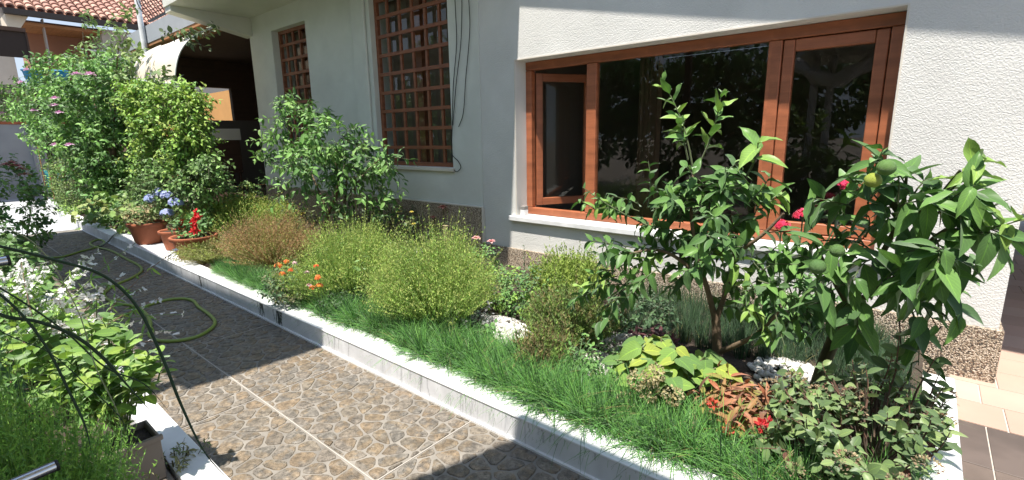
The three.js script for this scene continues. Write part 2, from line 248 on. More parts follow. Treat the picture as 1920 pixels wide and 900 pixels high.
// stone-patterned paving: stones cut at the tile joints, raised out of the grout
const path = struct('path', box(-11.9, 2.5, -0.1, 0, KZ, 0.6), M.groutBed);
function clip(poly, nx, nz, c) { const out = []; for (let k = 0; k < poly.length; k++) { const a = poly[k], b = poly[(k + 1) % poly.length], da = a[0] * nx + a[1] * nz - c, db = b[0] * nx + b[1] * nz - c; if (da <= 0) out.push(a); if (da * db < 0) { const t = da / (da - db); out.push([a[0] + (b[0] - a[0]) * t, a[1] + (b[1] - a[1]) * t]); } } return out; }
const inset = (poly, d) => { let q = poly; const n = poly.length; let area = 0; for (let k = 0; k < n; k++) { const a = poly[k], b = poly[(k + 1) % n]; area += a[0] * b[1] - b[0] * a[1]; } const s = area > 0 ? 1 : -1; for (let k = 0; k < n; k++) { const a = poly[k], b = poly[(k + 1) % n], l = Math.hypot(b[0] - a[0], b[1] - a[1]); if (l < 1e-5) continue; const nx = s * (b[1] - a[1]) / l, nz = -s * (b[0] - a[0]) / l; q = clip(q, nx, nz, a[0] * nx + a[1] * nz - d); if (q.length < 3) return null; } return q; };
const chaikin = poly => { const o = []; for (let k = 0; k < poly.length; k++) { const a = poly[k], b = poly[(k + 1) % poly.length]; o.push([a[0] * 0.78 + b[0] * 0.22, a[1] * 0.78 + b[1] * 0.22], [a[0] * 0.22 + b[0] * 0.78, a[1] * 0.22 + b[1] * 0.78]); } return o; };
{
  seed = 4242; const stones = [], zs = [KZ + 0.012, -1.115, -0.47, 0.1], T = 1.2;
  for (let tx = 0; tx < 9; tx++) for (let tz = 0; tz < 3; tz++) {
    const x1 = -1.78 - T * (tx - 1) - 0.004, x0 = x1 - T + 0.008, z0 = zs[tz] + 0.004, z1 = zs[tz + 1] - 0.004;
    if (tz === 2 && tx > 2) continue;
    const sx = 0.125, sz = 0.09, sites = []; for (let i = -2; i < (x1 - x0) / sx + 2; i++) for (let j = -2; j < (z1 - z0) / sz + 2; j++) sites.push([x0 + (i + 0.5 + (j % 2) * 0.5 + rr(-0.42, 0.42)) * sx, z0 + (j + 0.5 + rr(-0.4, 0.4)) * sz]);
    for (const s of sites) {
      let poly = [[x0, z0], [x1, z0], [x1, z1], [x0, z1]];
      for (const q of sites) { if (q === s) continue; const dx = q[0] - s[0], dz = q[1] - s[1]; if (dx * dx + dz * dz > 0.2) continue; poly = clip(poly, dx, dz, (q[0] * q[0] + q[1] * q[1] - s[0] * s[0] - s[1] * s[1]) / 2); if (poly.length < 3) break; }
      if (poly.length < 3) continue; const a = inset(poly, 0.0068); if (!a || a.length < 3) continue;
      let c = [0, 0]; a.forEach(p => { c[0] += p[0] / a.length; c[1] += p[1] / a.length; }); const ar = Math.max(...a.map(p => Math.hypot(p[0] - c[0], p[1] - c[1]))); if (ar < 0.018) continue;
      stones.push({ p: chaikin(a), c, d: Math.hypot(c[0], c[1]) });
    }
  }
  stones.sort((a, b) => a.d - b.d);
  const stoneGeo = s => { const P = [], I = [], n = s.p.length, h = rr(0.0045, 0.008), tx = rr(-0.02, 0.02), tz = rr(-0.02, 0.02); const ring = (f, y, tilt) => { for (const q of s.p) { const dx = q[0] - s.c[0], dz = q[1] - s.c[1]; P.push(s.c[0] + dx * f, y + tilt * (dx * tx + dz * tz), s.c[1] + dz * f); } }; ring(1.03, -0.002, 0); ring(1, h * 0.55, 1); ring(0.93, h, 1); P.push(s.c[0], h + 0.0015, s.c[1]);
    for (let r = 0; r < 2; r++) for (let k = 0; k < n; k++) { const a = r * n + k, b = r * n + (k + 1) % n; I.push(a, a + n, b, b, a + n, b + n); } for (let k = 0; k < n; k++) I.push(2 * n + k, 3 * n, 2 * n + (k + 1) % n);
    const g = new THREE.BufferGeometry(); g.setAttribute('position', new THREE.Float32BufferAttribute(P, 3)); g.setIndex(I); g.computeVertexNormals(); const ux = rr(0, 5), uz = rr(0, 5), U = []; for (let k = 0; k < P.length; k += 3) U.push(P[k] + ux, P[k + 2] + uz); g.setAttribute('uv', new THREE.Float32BufferAttribute(U, 2)); return g; };
  // orientation of the fan: make the tops face up
  const fix = g => { const N = g.attributes.normal; let s = 0; for (let k = 0; k < N.count; k++) s += N.getY(k); if (s < 0) { const I = g.index.array; for (let k = 0; k < I.length; k += 3) { const t = I[k]; I[k] = I[k + 1]; I[k + 1] = t; } g.computeVertexNormals(); } return g; };
  const rest = M.stones.map(() => []);
  let cnt = 0;
  for (const s of stones) { const g = fix(stoneGeo(s)), m = Math.floor(rnd() * M.stones.length); const vis = (() => { const q = V(s.c[0], 0, s.c[1]).sub(eye), f = q.dot(cf); if (f < 0.3) return false; const x = 960 + CAM.f * q.dot(cr) / f, y = 450 - CAM.f * q.dot(cu) / f; return x > -40 && x < 1960 && y < 940; })(); if (vis && cnt < 300) { part(path, 'stone', g, M.stones[m]); cnt++; } else rest[m].push(g); }
  rest.forEach((r, k) => { if (r.length) part(path, 'stones', mergeGeometries(r), M.stones[k], { kind: 'stuff' }); });
  const J = []; for (const z of [zs[1], zs[2]]) J.push(box(-11.9, 2.2, -0.01, 0.0035, z - 0.002, z + 0.002)); for (let k = -1; k < 9; k++) J.push(box(-1.78 - T * k - 0.002, -1.78 - T * k + 0.002, -0.01, 0.0042, KZ + 0.01, -0.1));
  for (const j of J) part(path, 'joint', j, M.groutLine);
  part(path, 'edge_strip', box(-11.9, 1.2, -0.01, 0.012, KZ + 0.0, KZ + 0.014), M.kerbTop);
}
struct('far_path', box(-23, -11.9, -0.1, 0.006, -2.4, 0.9), M.concrete);

// kerb along the bed: grey face, white top
function kerbLine(name, x0, x1, z0, z1, h, along) {
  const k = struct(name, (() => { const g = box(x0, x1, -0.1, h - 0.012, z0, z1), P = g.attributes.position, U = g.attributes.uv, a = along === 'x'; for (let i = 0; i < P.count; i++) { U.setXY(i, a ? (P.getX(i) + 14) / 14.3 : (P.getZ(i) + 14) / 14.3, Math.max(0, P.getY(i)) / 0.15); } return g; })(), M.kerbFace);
  part(k, 'cap', box(x0 - 0.003, x1 + 0.003, h - 0.014, h, z0 - 0.004, z1 + 0.004, 0.006), M.kerbTop); return k;
}
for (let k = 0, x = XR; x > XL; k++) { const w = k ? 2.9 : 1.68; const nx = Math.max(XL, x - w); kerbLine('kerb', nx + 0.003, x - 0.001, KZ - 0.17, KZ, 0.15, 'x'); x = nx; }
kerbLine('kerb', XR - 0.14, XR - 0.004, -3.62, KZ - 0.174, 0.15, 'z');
struct('bed_soil', box(XL, XR - 0.142, -0.1, BED, WZ + 0.02, KZ - 0.168), M.soil);
// kerb and soil of the opposite planting strip
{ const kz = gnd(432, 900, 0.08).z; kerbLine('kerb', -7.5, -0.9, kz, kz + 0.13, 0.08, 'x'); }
struct('strip_soil', box(-12, -0.9, -0.1, 0.06, -0.45, 1.2), M.soil);

// tiles at the corner of the house
const tb = struct('corner_paving', box(XR, 4, -0.1, -0.006, -12, KZ), M.groutLine);
{
  seed = 31; let n = 0;
  for (let i = 0; i < 4; i++) for (let j = 0; j < 4; j++) { const x0 = XR + 0.004 + (i ? 0.137 + (i - 1) * 0.45 : 0), x1 = XR + 0.004 + 0.137 + i * 0.45 - 0.006, z1 = -2.08 - j * 0.449, z0 = z1 - 0.443; if (j === 3) continue; part(tb, 'tile', box(x0, x1, -0.02, 0, z0, z1, 0.003), M.brownTile[n++ % 3]); }
  for (let j = 0; j < 18; j++) for (let i = 0; i < 5; i++) { const off = j % 2 ? 0.18 : 0, x0 = XR + 0.004 + (i ? 0.226 - off * 0.5 + (i - 1) * 0.45 : 0), x1 = XR + 0.226 - off * 0.5 + i * 0.45 - 0.004, z1 = -3.43 - j * 0.29, z0 = z1 - 0.284; part(tb, 'tile', box(x0, x1, -0.02, 0.001, z0, z1, 0.003), M.pinkTile[Math.floor(rnd() * 3)]); }
}

// ================================================================== the house
const house = thing('house', 'white rendered house with big brown window and pebble dash plinth', 'house', V(-4, 0, -4.4));
const W1 = [-3.36, -0.21, 0.71, 2.31], W2 = [-5.78, -4.32, 1.2, 3.32], W3 = [-8.5, -7.41, 1.25, 3.3];
const XS = -3.85;
part(house, 'wall', wallXY([[XS, -0.1], [0.46, -0.1], [0.46, 3.6], [XS, 3.6]], [W1], WZ - 0.34, WZ), M.white);
part(house, 'wall', wallXY([[-9.3, -0.1], [XS - 0.002, -0.1], [XS - 0.002, 3.6], [-9.3, 3.6]], [W2, W3], WZ - 0.34, WZ + 0.012), M.mint, { label: 'pale mint rendered wall in shade' });
part(house, 'side_wall', box(0.10, 0.455, -0.1, 3.6, -12, WZ - 0.342), M.white);
part(house, 'side_wall', box(-9.3, -9.0, -0.1, 3.6, -7.2, WZ - 0.342), M.mint);
part(house, 'plinth', box(XS + 0.002, 0.485, -0.1, 0.345, WZ + 0.001, WZ + 0.032, 0.006), M.plinth);
part(house, 'plinth', box(0.462, 0.484, -0.1, 0.34, -12, WZ - 0.001), M.plinth);
part(house, 'plinth', box(-9.28, XS, -0.1, 0.757, WZ + 0.013, WZ + 0.04, 0.004), M.plinth);
part(house, 'plinth_trim', box(-9.28, XS + 0.008, 0.758, 0.772, WZ + 0.013, WZ + 0.045), M.trim);
part(house, 'plinth_trim', box(XS + 0.001, XS + 0.015, 0.347, 0.757, WZ + 0.002, WZ + 0.042), M.trim);
// balcony slab and skewed roof edge above: they shade the left wall and the top of the right one
part(house, 'balcony_slab', prismY([[-9.42, -4.3], [-9.42, -2.88], [-3.24, -2.88], [-3.24, -3.83], [0.3, -3.58], [0.98, -3.53], [2.0, -5.45], [2.0, -12], [-9.42, -12]], 3.6, 3.85), M.soffit);
part(house, 'parapet', box(-9.42, -3.24, 3.852, 4.7, -3.02, -2.885), M.mint);
{ const s = new THREE.Shape([[-4.1, 3.30], [-2.90, 3.52], [-2.90, 3.598], [-4.1, 3.598]].map(p => new THREE.Vector2(-p[0], p[1]))); const g = new THREE.ExtrudeGeometry(s, { depth: 0.24, bevelEnabled: false }); g.rotateY(Math.PI / 2); g.translate(-9.42, 0, 0); part(house, 'beam', uvm(g), M.soffit); }
{ // rounded pilaster beside the tall grille window
  const g = new GB(); g.tube([V(-6.2, 0.78, WZ + 0.02), V(-6.2, 3.6, WZ + 0.02)], 0.035, 10); part(house, 'pilaster', box(-6.16, -5.86, 0.78, 3.598, WZ + 0.013, WZ + 0.05, 0.02), M.mint);
}
// the big window
const win = sub(house, 'window'); const FZ = WZ - 0.17;
{
  const fr = (n, a, z0 = FZ - 0.07, z1 = FZ, r = 0.008) => part(win, n, box(a[0], a[1], a[2], a[3], z0, z1, r), M.frame);
  const m1 = onZ(1098, 250, FZ).x, m1b = onZ(1116, 250, FZ).x, m2 = onZ(1427, 250, FZ).x, m2b = onZ(1452, 250, FZ).x;
  fr('frame', [-3.36, -0.21, 2.225, 2.308]); fr('frame', [-3.36, -0.21, 0.712, 0.785]); fr('frame', [-3.36, -3.285, 0.787, 2.223]); fr('frame', [-0.285, -0.21, 0.787, 2.223]);
  fr('mullion', [m1, m1b, 0.787, 2.223]); fr('mullion', [m2, m2b, 0.787, 2.223]);
  // right sash, a little behind the frame
  const sx0 = m2b + 0.006, sx1 = -0.291, sz = FZ - 0.012; fr('sash', [sx0, sx0 + 0.075, 0.792, 2.218], sz - 0.06, sz); fr('sash', [sx1 - 0.075, sx1, 0.792, 2.218], sz - 0.06, sz); fr('sash', [sx0 + 0.077, sx1 - 0.077, 2.135, 2.218], sz - 0.06, sz); fr('sash', [sx0 + 0.077, sx1 - 0.077, 0.792, 0.87], sz - 0.06, sz);
  const pane = (x0, x1, y0, y1, z) => { const g = new THREE.PlaneGeometry(x1 - x0, y1 - y0); g.translate((x0 + x1) / 2, (y0 + y1) / 2, z); return part(win, 'pane', g, M.glass); };
  pane(m1b - 0.01, m2 + 0.01, 0.78, 2.23, FZ - 0.035); pane(sx0 + 0.07, sx1 - 0.07, 0.86, 2.145, sz - 0.03);
  // left sash, opened inwards on its left hinges
  const L = m1 + 3.285 - 0.02, og = new GB(); const id = new THREE.Matrix4().makeTranslation(-3.275, 0, FZ - 0.075).multiply(new THREE.Matrix4().makeRotationY(58 * D2R));
  for (const b of [[0, 0.075, 0.8, 2.2], [L - 0.075, L, 0.8, 2.2], [0.076, L - 0.076, 2.12, 2.2], [0.076, L - 0.076, 0.8, 0.88]]) { const g = box(b[0], b[1], b[2], b[3], -0.05, 0, 0.006); g.applyMatrix4(id); part(win, 'open_sash', g, M.frame); }
  { const g = new THREE.PlaneGeometry(L - 0.14, 1.26); g.translate(L / 2, 1.5, -0.025); g.applyMatrix4(id); part(win, 'pane', g, M.glass); }
  // sill board and plaster reveals
  part(win, 'sill', box(-3.45, -0.12, 0.655, 0.709, WZ - 0.16, WZ + 0.045, 0.008), M.kerbTop);
  part(win, 'reveal', box(-3.372, -3.362, 0.71, 2.32, FZ - 0.07, WZ + 0.006), M.trim); part(win, 'reveal', box(-3.36, -0.21, 2.311, 2.322, FZ - 0.07, WZ + 0.006), M.trim); part(win, 'reveal', box(-0.208, -0.198, 0.71, 2.32, FZ - 0.07, WZ + 0.006), M.trim);
}
{ // the room behind
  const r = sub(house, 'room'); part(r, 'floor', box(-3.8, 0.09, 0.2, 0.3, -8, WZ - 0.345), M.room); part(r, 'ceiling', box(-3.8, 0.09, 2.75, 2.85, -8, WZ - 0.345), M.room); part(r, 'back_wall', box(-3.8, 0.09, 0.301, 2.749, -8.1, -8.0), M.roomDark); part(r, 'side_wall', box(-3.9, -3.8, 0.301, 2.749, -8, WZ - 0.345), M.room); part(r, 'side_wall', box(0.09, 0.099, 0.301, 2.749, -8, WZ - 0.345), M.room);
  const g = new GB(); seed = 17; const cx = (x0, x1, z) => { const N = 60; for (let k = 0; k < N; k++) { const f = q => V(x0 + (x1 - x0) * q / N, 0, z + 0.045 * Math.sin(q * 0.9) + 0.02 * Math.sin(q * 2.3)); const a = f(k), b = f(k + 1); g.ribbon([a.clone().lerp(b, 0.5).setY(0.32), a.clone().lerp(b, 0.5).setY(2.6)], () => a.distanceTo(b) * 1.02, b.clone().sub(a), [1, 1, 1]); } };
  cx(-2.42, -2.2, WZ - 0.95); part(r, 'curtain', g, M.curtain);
}
// the two tall lattice windows
function lattice_window(W, nx, ny, z) {
  const w = sub(house, 'lattice_window'); const [x0, x1, y0, y1] = W, t = 0.05;
  part(w, 'frame', box(x0, x0 + t, y0, y1, z - 0.05, z, 0.004), M.grille); part(w, 'frame', box(x1 - t, x1, y0, y1, z - 0.05, z, 0.004), M.grille); part(w, 'frame', box(x0 + t + 0.001, x1 - t - 0.001, y1 - t, y1, z - 0.05, z, 0.004), M.grille); part(w, 'frame', box(x0 + t + 0.001, x1 - t - 0.001, y0, y0 + t, z - 0.05, z, 0.004), M.grille);
  for (let k = 1; k < nx; k++) { const x = x0 + (x1 - x0) * k / nx; part(w, 'bar', box(x - 0.019, x + 0.019, y0 + t, y1 - t, z - 0.042, z - 0.014), M.grille); }
  for (let k = 1; k < ny; k++) { const y = y0 + (y1 - y0) * k / ny; part(w, 'bar', box(x0 + t, x1 - t, y - 0.021, y + 0.021, z - 0.03, z - 0.002), M.grille); }
  const g = new THREE.PlaneGeometry(x1 - x0, y1 - y0); g.translate((x0 + x1) / 2, (y0 + y1) / 2, z - 0.1); part(w, 'pane', g, M.glass);
  part(w, 'inner_frame', box((x0 + x1) / 2 - 0.05, (x0 + x1) / 2 + 0.05, y0, y1, z - 0.16, z - 0.105), M.grille);
  part(w, 'inner_curtain', box(x0, x1, y0, y1, z - 0.24, z - 0.21), M.roomDark);
  part(w, 'sill', box(x0 - 0.03, x1 + 0.03, y0 - 0.045, y0 - 0.002, z - 0.16, WZ + 0.05, 0.006), M.trim);
}
lattice_window(W2, 6, 9, WZ - 0.06); lattice_window(W3, 5, 9, WZ - 0.1);
// cables hanging on the wall
{
  const cz = WZ + 0.03, P = a => a.map(([x, y]) => onZ(x, y, cz)); const run = (a, up) => { const c = new THREE.CatmullRomCurve3([...(up ? [V(P(a)[0].x, 3.6, cz)] : []), ...P(a)]); const g = new GB(); g.tube(c.getPoints(40), 0.0045, 6); const o = thing('cable', '', 'cable', V(c.points[0].x, 0.9, cz), 'cables hanging down the wall'); part(o, 'wire', g, M.black); return o; };
  run([[853, 0], [856, 80], [850, 160], [848, 240], [848, 290], [859, 302], [864, 314], [856, 322], [849, 316]], true).userData.label = 'black cable beside lattice window ending in a loop at the sill';
  run([[866, 0], [864, 80], [856, 150], [849, 235]], true).userData.label = 'short straight black cable between the two other wall cables';
  run([[879, 0], [881, 50], [873, 150], [868, 215], [860, 238]], true).userData.label = 'black cable with a loose curved end on grey wall';
}
{ const p = onX(986, 402, -3.3); const o = thing('sensor_box', 'small two tone box standing on the window sill corner', 'box', V(-3.3, 0.71, WZ - 0.04)); part(o, 'body', box(-3.335, -3.275, 0.711, 0.775, WZ - 0.09, WZ - 0.02, 0.006), M.kerbTop); part(o, 'lid', box(-3.335, -3.275, 0.777, 0.815, WZ - 0.09, WZ - 0.02, 0.006), std([0.22, 0.21, 0.2])); }

// ================================================================== the porch at the far end of the house
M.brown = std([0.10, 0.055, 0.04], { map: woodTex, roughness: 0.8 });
M.orange = std([0.62, 0.33, 0.12], { map: wallBlotch, roughness: 0.95 });
M.orangeWood = std([0.50, 0.25, 0.11], { map: woodTex, roughness: 0.8 });
M.pinkWall = std([0.40, 0.21, 0.145], { map: wallBlotch, roughness: 0.95 });
M.greyBlue = std([0.36, 0.39, 0.44], { map: wallBlotch, roughness: 0.9 });
M.awning = std([0.70, 0.62, 0.48], { roughness: 0.95 });
M.iron = std([0.02, 0.021, 0.024], { roughness: 0.5 });
const porch = thing('porch', 'dark open porch with raised floor beside the house corner', 'porch', V(-11.4, 0, -5.5));
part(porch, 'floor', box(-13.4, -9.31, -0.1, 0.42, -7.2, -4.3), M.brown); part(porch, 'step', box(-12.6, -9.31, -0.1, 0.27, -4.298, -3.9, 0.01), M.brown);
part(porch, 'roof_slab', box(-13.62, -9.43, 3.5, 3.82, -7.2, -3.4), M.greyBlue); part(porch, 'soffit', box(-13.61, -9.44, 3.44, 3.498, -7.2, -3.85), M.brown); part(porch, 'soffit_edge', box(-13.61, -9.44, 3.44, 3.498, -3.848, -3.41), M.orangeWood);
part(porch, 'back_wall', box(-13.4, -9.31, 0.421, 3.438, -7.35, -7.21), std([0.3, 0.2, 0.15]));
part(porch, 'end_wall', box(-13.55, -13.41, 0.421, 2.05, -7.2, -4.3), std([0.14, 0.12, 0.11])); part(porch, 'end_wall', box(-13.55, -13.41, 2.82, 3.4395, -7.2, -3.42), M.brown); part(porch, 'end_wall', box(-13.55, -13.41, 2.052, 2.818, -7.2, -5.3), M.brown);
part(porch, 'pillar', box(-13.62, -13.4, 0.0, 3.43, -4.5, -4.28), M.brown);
{ // downpipe-like white post at the porch corner and the balcony railing over it
  const p = onZ(283, 110, -3.35), q = gb => gb; const g = new GB(); g.tube([V(-12.33, 3.1, -3.34), V(-12.33, 5.6, -3.34)], 0.05, 10); part(porch, 'corner_post', g, M.kerbTop);
  const rl = sub(porch, 'railing'); part(rl, 'handrail', box(-12.2, -10.2, 4.62, 4.66, -3.47, -3.43), M.iron); part(rl, 'handrail', box(-12.2, -10.2, 3.88, 3.91, -3.47, -3.43), M.iron);
  for (let k = 0; k < 14; k++) { const x = -12.15 + k * 0.14, c = []; for (let t = 0; t <= 10; t++) { const y = 3.9 + 0.73 * t / 10; c.push(V(x, y, -3.45 + 0.17 * Math.pow(Math.sin(Math.PI * (1 - t / 10) * 0.95), 1.5) * (t < 7 ? 1 : 0.8))); } const b = new GB(); b.tube(c, 0.009, 5); part(rl, 'baluster', b, M.iron); }
}
{ // sun-bleached canvas awning let down from the porch edge
  const g = new GB(), TL = onZ(302, 86, -3.38), TR = onZ(402, 52, -3.38), BL = onZ(258, 150, -2.85), BR = onZ(335, 158, -2.85); const N = 14, Mx = 18; const o = thing('awning', 'cream canvas awning sloping down from the porch edge', 'awning', TL.clone().lerp(TR, 0.5).setY(BL.y));
  const pt = (u, v) => { const a = TL.clone().lerp(TR, u), b = BL.clone().lerp(BR, u), p = a.lerp(b, v); p.y += 0.13 * Math.sin(Math.PI * v) * (0.35 + 0.65 * u); p.z += 0.16 * Math.sin(Math.PI * v * 0.9); p.y += 0.012 * Math.sin(u * 25) * v; return p; };
  const P = [], I = [], U = []; for (let j = 0; j <= N; j++) for (let i = 0; i <= Mx; i++) { const p = pt(i / Mx, j / N); P.push(p.x, p.y, p.z); U.push(i / Mx * 2, j / N); if (i && j) { const k = j * (Mx + 1) + i; I.push(k, k - 1, k - Mx - 1, k - 1, k - Mx - 2, k - Mx - 1); } }
  const ge = new THREE.BufferGeometry(); ge.setAttribute('position', new THREE.Float32BufferAttribute(P, 3)); ge.setAttribute('uv', new THREE.Float32BufferAttribute(U, 2)); ge.setIndex(I); ge.computeVertexNormals(); part(o, 'canvas', ge, new THREE.MeshPhysicalMaterial({ color: lin(0.72, 0.64, 0.5), roughness: 1, transmission: 0.3, thickness: 0, side: THREE.DoubleSide }));
  const bar = new GB(); bar.tube([pt(0, 1), pt(1, 1)], 0.02, 8); part(o, 'front_bar', bar, M.kerbTop); for (const u of [0.0, 0.45, 1]) { const s = new GB(); const c = []; for (let k = 0; k <= 12; k++) { const p = pt(u, k / 12); p.y += 0.006; c.push(p); } s.tube(c, 0.011, 5); part(o, 'rib', s, M.kerbTop); }
}
{ // chair with a white cover on the back
  const b = V(-12.3, 0.42, -4.56), o = thing('porch_chair', 'dark wooden chair with white cloth over its back on the porch', 'chair', b); const A = (x0, x1, y0, y1, z0, z1, m, n) => part(o, n, box(b.x + x0, b.x + x1, b.y + y0, b.y + y1, b.z + z0, b.z + z1, 0.01), m);
  A(-0.25, 0.25, 0.42, 0.47, -0.25, 0.25, M.brown, 'seat'); for (const [x, z] of [[-0.22, -0.22], [0.18, -0.22], [-0.22, 0.18], [0.18, 0.18]]) A(x, x + 0.04, 0, 0.418, z, z + 0.04, M.brown, 'leg'); A(0.21, 0.25, 0.472, 1.15, -0.25, 0.25, M.brown, 'backrest'); A(0.19, 0.27, 1.152, 1.4, -0.28, 0.28, std([0.75, 0.74, 0.72]), 'cloth');
}
{ const o = thing('tall_cabinet', 'tall dark cabinet against the inner porch wall', 'cabinet', V(-10.2, 0.42, -5.6)); part(o, 'body', box(-10.9, -9.6, 0.421, 2.35, -6.2, -5.25, 0.01), std([0.02, 0.017, 0.015])); part(o, 'side_panel', box(-10.93, -10.902, 0.43, 2.34, -6.2, -5.25), std([0.22, 0.17, 0.14])); part(o, 'drawer', box(-10.96, -10.932, 0.6, 0.95, -6.0, -5.35, 0.005), std([0.4, 0.38, 0.36])); part(o, 'drawer', box(-10.96, -10.932, 1.0, 1.35, -6.0, -5.35, 0.005), std([0.34, 0.31, 0.29])); }
for (const [k, x] of [[0, 428], [1, 443]]) { const p = gnd(x, 372, 0.272); const o = thing('red_shoe', 'shiny red shoe on the porch step', 'shoe', V(p.x, 0.27, p.z), 'pair of red shoes'); const g = new THREE.SphereGeometry(1, 14, 10); const P = g.attributes.position; for (let i = 0; i < P.count; i++) { const x = P.getX(i); P.setXYZ(i, x * 0.14, Math.max(-0.02, P.getY(i) * (0.075 - 0.03 * x)) + 0.025, P.getZ(i) * (0.05 - 0.006 * x)); } g.computeVertexNormals(); g.translate(p.x, 0.272, p.z); part(o, 'upper', g, new THREE.MeshPhysicalMaterial({ color: lin(0.5, 0.02, 0.06), roughness: 0.3, clearcoat: 0.6 })); const s = box(p.x - 0.14, p.x + 0.14, 0.271, 0.289, p.z - 0.05, p.z + 0.05, 0.008); part(o, 'sole', s, M.black); }
struct('far_yard_wall', box(-30, -13.6, -0.1, 3.0, -6.4, -6.2), M.orange).userData = { label: 'sunlit orange wall seen through the porch', category: 'wall' };

// ================================================================== neighbours
{
  const b = V(-24, 0, -5), o = thing('neighbour_house', 'brown neighbour house with terracotta tiled roof and balcony', 'house', b); const X = -23;
  const L = (x, y) => onX(x, y, X), e0 = L(78, 30), e1 = L(268, 48);  // eave line
  const wl = (n, x0, y0, x1, y1, dz, m) => { const a = L(x0, y0), c = L(x1, y1); return part(o, n, box(X - 0.3 + dz, X + dz, a.y, c.y, a.z, c.z), m); };
  part(o, 'wall', box(-26, X - 1.5, -0.1, 5.75, -11, -3.2), M.pinkWall);
  part(o, 'wall', box(-25.4, X - 0.02, 3.45, 5.5, -11, -5.0), std([0.46, 0.43, 0.38]), { label: 'beige upper wall' });
  wl('pillar', 78, 35, 98, 122, 0, std([0.34, 0.31, 0.3])); part(o, 'balcony_floor', box(X - 1.6, X + 0.15, 3.15, 3.42, -6.2, -1.9), std([0.3, 0.26, 0.22])); part(o, 'lower_wall', box(X - 0.4, X - 0.05, -0.1, 3.14, -11, -1.9), std([0.38, 0.33, 0.27]));
  part(o, 'porch_soffit', box(X - 1.5, X + 0.1, 5.33, 5.42, -5.0, -3.0), M.orangeWood);
  part(o, 'bracket', (() => { const s = new THREE.Shape([[0, 0], [0.55, 0], [0, -0.9]].map(p => new THREE.Vector2(...p))); const g = new THREE.ExtrudeGeometry(s, { depth: 1.2, bevelEnabled: false }); g.rotateY(Math.PI / 2); g.translate(X - 1.0, 5.6, -2.6); return uvm(g); })(), std([0.62, 0.55, 0.45]));
  part(o, 'pipe', (() => { const g = new GB(); g.tube([V(X + 0.05, 4.75, -4.2), V(X + 0.05, 4.7, -5.6)], 0.03, 8); return g; })(), M.kerbTop);
  // roof of barrel tiles, sloping away from us
  const roof = part(o, 'roof', (() => { const g = new THREE.PlaneGeometry(9, 6.2); g.rotateX(-Math.PI / 2); g.rotateY(Math.PI / 2); g.rotateZ(-28 * D2R + Math.PI * 0); g.translate(X + 0.35 - 2.74, 5.72 + 1.45, -6.9); return g; })(), std([0.2, 0.1, 0.07]));
  const roofMat = [[0.38, 0.215, 0.165], [0.44, 0.27, 0.21], [0.33, 0.185, 0.145]].map(c => std(c, { roughness: 0.9 }));
  const tileG = (() => { const p = [], I = []; const n = 6; for (let j = 0; j < 2; j++) for (let k = 0; k <= n; k++) { const a = Math.PI * k / n; p.push(j ? -0.40 : 0, Math.sin(a) * (j ? 0.062 : 0.085) + (j ? 0.0 : 0.035), -Math.cos(a) * (j ? 0.085 : 0.105)); } for (let k = 0; k < n; k++) I.push(k, k + 1, k + n + 1, k + 1, k + n + 2, k + n + 1); const o0 = p.length / 3; for (let k = 0; k <= n; k++) { const a = Math.PI * k / n; p.push(0, Math.sin(a) * 0.085 + 0.035, -Math.cos(a) * 0.105); p.push(0, Math.sin(a) * 0.06 + 0.01, -Math.cos(a) * 0.085); if (k) { const q = o0 + 2 * k; I.push(q - 2, q - 1, q, q - 1, q + 1, q); } } const g = new THREE.BufferGeometry(); g.setAttribute('position', new THREE.Float32BufferAttribute(p, 3)); g.setIndex(I); g.computeVertexNormals(); return g; })();
  seed = 61; const sets = roofMat.map(() => new GB()), sl = 28 * D2R; let nt = 0;
  for (let r = 0; r < 16; r++) for (let c = 0; c < 38; c++) { const z = -2.5 - c * 0.235 + rr(-0.008, 0.008), s = r * 0.34, m = new THREE.Matrix4().makeTranslation(X + 0.42 - s * Math.cos(sl), 5.76 + s * Math.sin(sl), z).multiply(new THREE.Matrix4().makeRotationZ(-sl)); sets[Math.floor(rnd() * 3)].geo(tileG, m); }
  sets.forEach((s, k) => part(o, 'roof_tiles', s, roofMat[k], { kind: 'stuff' }));
  part(o, 'gutter', box(X + 0.3, X + 0.5, 5.55, 5.72, -11, -2.55), std([0.035, 0.03, 0.03]));
}
{ // dark timber shelter at the edge of the view
  const a = onX(0, 62, -19), c = onX(46, 54, -19), o = thing('timber_shelter', 'dark brown timber shelter in front of the neighbour house', 'shelter', V(-19.5, 0, -1.2)); part(o, 'roof', box(-21.5, -18.9, c.y - 0.1, c.y, c.z, 2.5), M.brown); part(o, 'fascia', box(-19.05, -18.95, c.y - 0.75, c.y - 0.102, c.z + 0.02, 2.5), std([0.04, 0.025, 0.02])); part(o, 'post', box(-19.1, -18.93, 0, c.y - 0.1, c.z - 0.02, c.z + 0.018), M.brown); part(o, 'post', box(-19.1, -18.93, 0, c.y - 0.1, 2.3, 2.46), M.brown); part(o, 'wall', box(-21.6, -21.52, 0, 4.4, -0.9, 2.4), M.kerbTop);
}
{ const a = onX(0, 232, -20.5), o = thing('boundary_wall', 'pale grey blue rendered boundary wall at the end of the path', 'wall', V(-20.6, 0, -1.5)); part(o, 'wall', box(-20.75, -20.5, -0.1, 2.12, -4.4, 3), M.greyBlue); part(o, 'coping', box(-20.78, -20.47, 2.122, 2.2, -4.4, 3, 0.01), M.terracotta); part(o, 'base', box(-20.498, -20.3, -0.1, 0.22, -4.4, 3), M.concrete); part(o, 'pilaster', box(-20.498, -20.42, 0.222, 2.118, -2.42, -2.3), M.greyBlue); }
